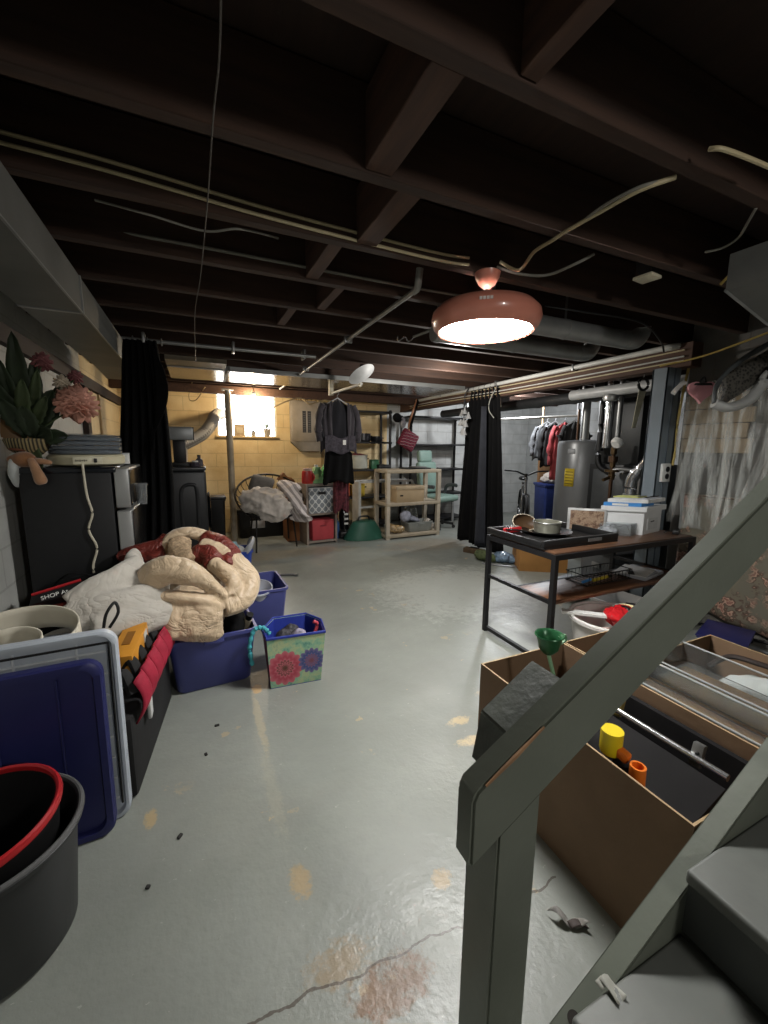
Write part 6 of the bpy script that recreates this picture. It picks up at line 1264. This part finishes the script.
# white laundry basket
bs = thing('laundry_basket', 'round white laundry basket on the floor in front of the desk', 'basket', (2.38, 1.60, 0)); bs.location = (2.24, 1.57, 0); bs.scale = (1.05, 1.0, 1.12)
MB().lathe([(0, 0), (.17, 0), (.18, .01), (.215, .26), (.235, .27), (.235, .285), (.208, .28), (.172, .015), (0, .012)], seg=48).build('body', M('white_basket_plastic', 'd2cfcb', .45), bs)
MB().sweep([V((math.cos(a) * .228, math.sin(a) * .228, .283)) for a in [k * PI / 24 for k in range(48)]], .009, seg=8, closed=True).build('rim', M('white_basket_plastic'), bs)
t = thing('white_board_strip', 'white flat bar leaning across the left rim of the laundry basket', 'bar', (2.12, 1.6, .325)); MB().bar((2.00, 1.72, .335), (2.24, 1.50, .338), .05, .014).build('strip', WHITEP, t, world=True); MB().bar((1.995, 1.725, .335), (2.005, 1.715, .335), .054, .018).build('end_cap', WHITEP, t, world=True)
t = thing('snack_bag', 'red packet with black bands in the white laundry basket', 'packet', (2.28, 1.54, .22)); m = MB(); m.ell((0, 0, .09), (.14, .09, .06), (.2, .3, .3)); m.ell((.04, .0, .11), (.1, .08, .05)); puffy(m.build('packet', M('glossy_red_film', 'bb2026', .25, 0, .12, 14), t), .008, .03, .04)
for k in range(3): MB().sweep(spline([(.01 + k * .045, -.085, .10), (.02 + k * .045, -.03, .162), (.03 + k * .045, .05, .15)], 5), .013, .005, seg=8).build('printed_band', BLACKP if k != 1 else M('cream_band', 'd6c89a', .4), t)
m = MB(); m.ell((2.24, 1.57, .12), (.15, .14, .11)); puffy(tag(m.build('cloth_bundle', M('pale_pink_cloth', 'c9aca4', .9, 0, .1)), 'pale pink cloth at the bottom of the white laundry basket', 'cloth'), .012, .03, .06)
# far right floor: navy bin, cables, foil backed sheet
nb = thing('storage_bin', 'low navy bin on the floor by the floral cloth', 'storage bin', (3.2, 1.42, 0), .3); tub(MB(), 0, 0, .34, .24, .12, .85, .006, .03, .008).build('body', NAVY, nb); MB().box((0, 0, .127), (.36, .26, .012), bev=.004).build('lid', NAVYD, nb)
nb.location = tuple(at(728, 617, z=0)); nb.location.x = 3.12; nb.location.y = 1.38
shm = thing('plastic_sheeting', 'pale blue grey plastic sheeting spread on the floor at the right edge', 'plastic sheet', (2.9, 1.1, 0))
MB().sheet(lambda u, v: V((2.42 + .9 * u, 1.36 - .7 * v + .05 * math.sin(u * 7), .008 + .010 * (1 + math.sin(u * 13 + v * 5)) + .006 * math.sin(v * 17))), 40, 30).build('sheet', M('pale_blue_film', 'a9b0b4', .3, 0, .12, 8, .25, 16), shm, world=True, solid=.004, smooth=80)
MB().sweep(spline([(2.42, 1.36, .02), (2.7, 1.41, .024), (3.0, 1.36, .02), (3.32, 1.33, .022)], 6), .01, seg=7).build('folded_edge', M('pale_blue_film'), shm, world=True)
cable('floor_cable', [at(700, 628, z=.045), at(712, 632, z=.045), at(730, 640, z=.045), at(745, 648, z=.05), at(775, 657, z=.045)], .008, BLACKP, 'black cable crossing the plastic sheeting toward the lower right')
cable('floor_cable', [at(690, 625, z=.045), at(705, 624, z=.045), at(735, 632, z=.045), at(755, 640, z=.045), at(775, 645, z=.045)], .007, BLACKP, 'black cable lying across the plastic sheeting nearer the floral cloth')
t = thing('cable_plug', 'black plug block on the floor cable at the right edge', 'plug', tuple(at(748, 641, z=.035)), .6); MB().box((0, 0, .02), (.08, .04, .035), bev=.006).build('block', BLACKP, t); MB().box((.045, 0, .02), (.014, .025, .02), bev=.003).build('prong_face', WHITEP, t)
# ================================================================== STAIRS AND BOXES
OLV = M('grey_green_stair_paint', '666b61', .42, 0, .08, 4, .08, 30)
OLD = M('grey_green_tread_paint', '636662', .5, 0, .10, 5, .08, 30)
WORN = M('worn_bare_wood', '8d6a4a', .7, 0, .2, 20)
st = thing('staircase', 'grey green painted wooden stairs with a handrail at the lower right', 'stairs', (.62, .05, 0))
SL = .59
def zr(x): return .772 + .588 * (x - .388)
# handrail: ridge at y .465, vertical height .14
x0, x1 = .376, 2.2
m = MB(); m.prism([(x0, .465, zr(x0) - .012), (x0 + .008, .465, zr(x0 + .008)), (x1, .465, zr(x1)), (x1, .465, zr(x1) - .14), (x0, .465, zr(x0) - .14)], (0, .046, 0))
es = [e for e in m.bm.edges]; bmesh.ops.bevel(m.bm, geom=es, offset=.005, segments=2, affect='EDGES'); rail = m.build('handrail', OLV, st, world=True)
MB().sweep([(.40, .4655, zr(.40) - .0035), (.46, .4655, zr(.46) - .0035), (.52, .4655, zr(.52) - .0035)], [.0015, .0045, .0012], .003, seg=6).build('worn_edge', WORN, rail, world=True)
m = MB(); m.prism([(.435, .467, 0), (.527, .467, 0), (.527, .467, zr(.527) - .135), (.435, .467, zr(.435) - .135)], (0, .088, 0)); bmesh.ops.bevel(m.bm, geom=list(m.bm.edges), offset=.004, segments=2, affect='EDGES'); m.build('newel_post', OLV, st, world=True)
def zb(x): return .805 + .63 * (x - .49)
m = MB(); m.prism([(.488, .513, zb(.488)), (.617, .513, zb(.617)), (.617, .513, zb(.617) - .11), (.47, .513, zb(.488) - .10)], (0, .085, 0)); bmesh.ops.bevel(m.bm, geom=list(m.bm.edges), offset=.004, segments=2, affect='EDGES')
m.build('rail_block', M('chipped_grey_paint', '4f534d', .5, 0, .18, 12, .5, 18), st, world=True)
# stringers
def zs(x): return .197 + SL * (x - .570)
for ya, yb in ((.40, .445), (-.42, -.38)):
    m = MB(); m.prism([(.45, ya, max(0.0, zs(.45))), (2.4, ya, zs(2.4)), (2.4, ya, zs(2.4) - .33), (.95, ya, 0), (.45, ya, 0)], (0, yb - ya, 0)); bmesh.ops.bevel(m.bm, geom=list(m.bm.edges), offset=.003, segments=2, affect='EDGES'); m.build('stringer', OLV, st, world=True)
kn = MB().lathe([(0, 0), (.012, 0), (.012, .002), (0, .002)], c=(.61, .42, zs(.61) + .0005), mat=Matrix.Rotation(-math.atan(SL), 3, 'Y')); kn.build('knot', M('dark_knot', '2b2622', .7), st, world=True)
for k in range(5):
    xn, z = .572 + .313 * k, .286 + .167 * k
    MB().bb((xn, -.38, z - .032), (xn + .33, .40, z), bev=.008, seg=3).build('tread', OLD, st, world=True)
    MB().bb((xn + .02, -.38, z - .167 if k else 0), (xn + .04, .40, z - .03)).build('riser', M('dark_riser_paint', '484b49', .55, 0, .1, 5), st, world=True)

def open_box(name, label, x0, x1, y0, y1, h, mats=None, flap=None, cat='box', th=.006):
    t = thing(name, label, cat, ((x0 + x1) / 2, (y0 + y1) / 2, 0)); k = mats or KRAFT
    MB().bb((x0, y0, 0), (x1, y1, th)).build('bottom', k, t, world=True)
    for n_, lo, hi in (('side_panel', (x0, y0, th), (x0 + th, y1, h)), ('side_panel', (x1 - th, y0, th), (x1, y1, h)), ('end_panel', (x0 + th, y0, th), (x1 - th, y0 + th, h)), ('end_panel', (x0 + th, y1 - th, th), (x1 - th, y1, h))):
        MB().bb(lo, hi).build(n_, k, t, world=True)
    g = MB()
    for a, b in (((x0 + th / 2, y0), (x0 + th / 2, y1)), ((x1 - th / 2, y0), (x1 - th / 2, y1))): g.bb((a[0] - th / 2, a[1], h), (a[0] + th / 2, b[1], h + .0015))
    for y in (y0, y1 - th): g.bb((x0 + th, y, h), (x1 - th, y + th, h + .0015))
    g.build('cut_rim', KRAFTI, t, world=True); return t
BXA = open_box('cardboard_box', 'large open cardboard box beside the stairs holding bottles and black panels', 1.005, 1.46, .450, 1.24, .455)
BXB = open_box('cardboard_box', 'large open cardboard box with clear trays next to the box of black panels', 1.48, 2.30, .450, 1.08, .405)
BXC = open_box('cardboard_box', 'small open cardboard box between the handrail and the white laundry basket', 1.57, 2.10, 1.10, 1.33, .395)
# black case panels with chrome handle
cs = thing('equipment_case', 'black hard case panels with a chrome tube handle in the near cardboard box', 'case', (1.28, .75, .01))
CB = M('black_case', '1b1a1b', .8, 0, .15, 8, spec=.2)
MB().prism([(1.15, .52, .02), (1.29, .52, .02), (1.295, .52, .385), (1.16, .52, .33)], (0, .58, 0)).build('front_panel', CB, cs, world=True)
MB().prism([(1.38, .52, .01), (1.40, .52, .01), (1.44, .52, .41), (1.42, .52, .41)], (0, .62, 0)).build('back_panel', CB, cs, world=True)
MB().bb((1.19, .53, .012), (1.40, 1.08, .05)).build('case_floor', CB, cs, world=True)
MB().sweep(spline([(1.28, 1.06, .27), (1.29, 1.055, .37), (1.30, 1.02, .405), (1.31, .90, .405), (1.32, .7, .40), (1.325, .53, .40)], 8), .011, seg=10).build('tube_handle', CHROME, cs, world=True)
for y, mt in ((.88, M('brass_latch', 'b09a5c', .35, .6)), (.62, STEEL)):
    b_ = MB().box((1.345, y, .40), (.025, .03, .07), (0, .3, .1), bev=.003).build('latch', mt, cs, world=True)
    MB().cyl((1.33, y - .004, .41), (1.336, y - .004, .412), .005).build('rivet', BLKM, b_, world=True)
def spray(name, label, x, y, ztop, mat, capm, trig=False, r=.035):
    x = max(x, 1.024 + r * 1.1); t = thing(name, label, 'bottle', (x, y, .012)); h = ztop - .012
    MB().lathe([(0, 0), (r, 0), (r * 1.1, .01), (r * 1.1, h * .7), (r * .7, h * .82), (r * .6, h - .07), (0, h - .07)], seg=24).build('body', mat, t)
    if trig: MB().lathe([(0, h - .07), (r * .9, h - .07), (r, h - .06), (r, h), (0, h)], seg=28).build('cap', capm, t)
    else: MB().lathe([(r * .72, h - .075), (r * .8, h - .07), (r * .75, h), (r * .55, h), (r * .5, h - .06), (0, h - .06)], seg=28).build('cap', capm, t)
    return t
YEL = M('bright_yellow_plastic', 'd8c11f', .4, 0, .03); ORG = M('bright_orange_plastic', 'd9701f', .4, 0, .04)
t = spray('spray_bottle', 'bottle with a bright yellow cap in the near cardboard box', *at(607, 741, z=.485).xy, .515, M('dark_bottle', '2a2a38', .3), YEL, True, .030)
MB().box((.002, -.030, .450), (.028, .05, .03), (.25, 0, .15), bev=.008).build('orange_trigger', ORG, t)
t = spray('spray_bottle', 'bottle with a round orange cap right of the yellow cap', *at(635, 772, z=.45).xy, .465, M('blue_white_bottle', '4c4f86', .3, 0, .4, 20), ORG, False, .027)
t = spray('spray_bottle', 'small bottle with a purple white label between the yellow and orange caps', *at(622, 764, z=.43).xy, .435, M('blue_white_bottle'), BLACKP, True, .02)
# clear trays over the second box
def acrylic(label, x0, x1, y0, y1, z0, h):
    t = thing('clear_tray', label, 'tray', ((x0 + x1) / 2, (y0 + y1) / 2, z0)); m_ = M('clear_acrylic', 'e8ebea', .06, 0, .01, trans=.95, ior=1.3)
    e_ = M('acrylic_edge', 'c9ccca', .2, 0, .02, trans=.4); th = .004
    MB().bb((x0, y0, z0), (x1, y1, z0 + th)).build('base', m_, t, world=True)
    for lo, hi in (((x0, y0, z0), (x0 + th, y1, z0 + h)), ((x1 - th, y0, z0), (x1, y1, z0 + h)), ((x0, y0, z0), (x1, y0 + th, z0 + h)), ((x0, y1 - th, z0), (x1, y1, z0 + h))): MB().bb(lo, hi).build('side', m_, t, world=True)
    MB().sweep([(x0, y0, z0 + h), (x1, y0, z0 + h), (x1, y1, z0 + h), (x0, y1, z0 + h)], .0042, seg=6, closed=True).build('edge', e_, t, world=True)
    return t
acrylic('clear plastic tray along the near side of the second cardboard box', 1.52, 1.72, .52, 1.04, .345, .085)
acrylic('clear plastic tray lying beyond the nearer clear tray in the second box', 1.74, 2.02, .53, 1.05, .35, .085)
m = MB(); m.ell((2.16, .76, .19), (.11, .22, .17)); m.ell((2.15, .66, .31), (.09, .1, .06)); puffy(tag(m.build('white_cloth', M('white_cotton')), 'white cloth at the far side of the second cardboard box', 'cloth'), .012, .03, .06)
m = MB(); m.bb((1.56, .53, .012), (2.02, 1.03, .33), bev=.01); tag(m.build('inner_carton', M('carton_brown')), 'brown carton under the clear trays in the second box', 'box')
cable('bag_strap', [(2.12, .98, .33), (2.14, .92, .40), (2.15, .82, .415), (2.18, .70, .405), (2.2, .62, .36)], .012, M('dark_brown_strap', '2b1f1a', .6), 'dark strap arching over the white cloth in the second box', 'strap')
# green enamel cup on a stem
p = at(549, 642, y=1.02)
gcup = thing('green_cup', 'green enamel cup on a thin pale green stem behind the handrail', 'cup', (p.x, p.y, .012))
GE = M('green_enamel', '2c5f3d', .28, .2, .06)
zc = p.z - .012
MB().lathe([(0, 0), (.018, .002), (.034, .02), (.04, .045), (.046, .068), (.052, .072), (.05, .076), (.043, .07), (.036, .045), (.03, .022), (0, .006)], c=(0, 0, zc - .045), seg=36).build('cup', GE, gcup)
MB().sweep(spline([(.04, -.008, zc + .012), (.062, -.012, zc + .02), (.068, -.014, zc + .0), (.045, -.01, zc - .012)], 5), .005, seg=8).build('handle', M('pale_green_enamel', '7da583', .4), gcup)
MB().sweep([(0, 0, zc - .042), (.02, -.02, zc - .14), (.05, -.04, .0)], .007, seg=8).build('stem', M('pale_green_stem', '84b08b', .4), gcup)
# torn paper on the floor and debris
pp = at(563, 920, z=0); t = thing('torn_paper', 'torn scrap of grey paper on the floor between the newel and the box', 'paper scrap', (pp.x, pp.y, 0))
MB().sheet(lambda u, v: V((-.03 + .06 * u + .02 * v, .03 - .05 * v - .03 * u, .012 + .018 * math.sin(u * 5 + v * 3) * (1 - .3 * v))), 8, 6).build('scrap', M('grey_paper_scrap', '8d8a85', .7, 0, .25, 40), t, solid=.001, smooth=80)
MB().sheet(lambda u, v: V((.0 + .05 * u, -.03 + .02 * v - .015 * u, .006 + .008 * math.sin(u * 4))), 6, 4).build('dark_flap', M('dark_scrap', '4b423f', .7), t, solid=.001, smooth=80)
DEB = M('dark_debris', '2b2a28', .8)
for k, (u, v, lab) in enumerate(((217, 726, 'small dark chip on the floor below the floral bag'), (180, 837, 'small dark chip on the floor right of the navy lid'), (206, 755, 'tiny dark crumb on the open floor right of the lids'), (148, 888, 'tiny dark crumb on the floor near the tub'))):
    p = at(u, v, z=0); m = MB(); m.box(p + V((0, 0, .004)), (.022 - .003 * k, .012, .008), (0, 0, k * .9), bev=.003); tag(m.build('debris_chip', DEB), lab, 'debris')
p = at(612, 990, z=.286); t = thing('paint_flake', 'pale paint flake lying on the lowest stair tread', 'flake', tuple(p)); MB().sheet(lambda u, v: V((-.012 + .026 * u, .02 - .04 * v, .004 + .006 * math.sin(u * 4 + v * 3))), 5, 5).build('flake', M('pale_flake', '9a9a92', .7), t, solid=.001, smooth=80); MB().sheet(lambda u, v: V((-.02 + .016 * u, .022 - .016 * v, .003 + .003 * u)), 3, 3).build('chip', M('pale_flake'), t, solid=.001, smooth=80)

# ------------------------------------------------ repeats share a group
GROUPS = {'joist_cable': 'cables stapled along the joists', 'beam_cable': 'cables pinned along the brown beam', 'ceiling_wire': 'loose cables under the joists', 'floor_cable': 'cables on the floor', 'detergent_jug': 'detergent jugs on the cubby',
          'hanging_jacket': 'jackets on the furnace room rail', 'cooking_pot': 'pots on the upper shelf of the back rack', 'pail': 'pails on the lower shelf of the back rack', 'storage_rack': 'black storage racks along the back wall', 'round_duct': 'round branch ducts under the joists',
          'tote_lid': 'tote lids leaning at the near left', 'debris_chip': 'dark chips on the floor', 'spray_bottle': 'bottles in the near cardboard box', 'clear_tray': 'clear trays over the second cardboard box', 'sock_ball': 'bundles in the floral tote', 'cardboard_box': 'cardboard boxes', 'storage_bin': 'plastic storage bins',
          'curtain': 'black curtains', 'fabric_bin': 'fabric bins in the cubby', 'heating_duct': 'sheet metal ducts', 'paper_stack': 'paper stacks on the desk', 'ceiling_pipe': 'pipes under the joists', 'bottle': 'bottles on the dryer'}
for o in list(scene.objects):
    if o.parent is None and 'category' in o.keys() and 'group' not in o.keys():
        g = GROUPS.get(o.name.split('.')[0])
        if g and not (o.name.startswith('spray_bottle') and 'blue spray' in o['label']): o['group'] = g
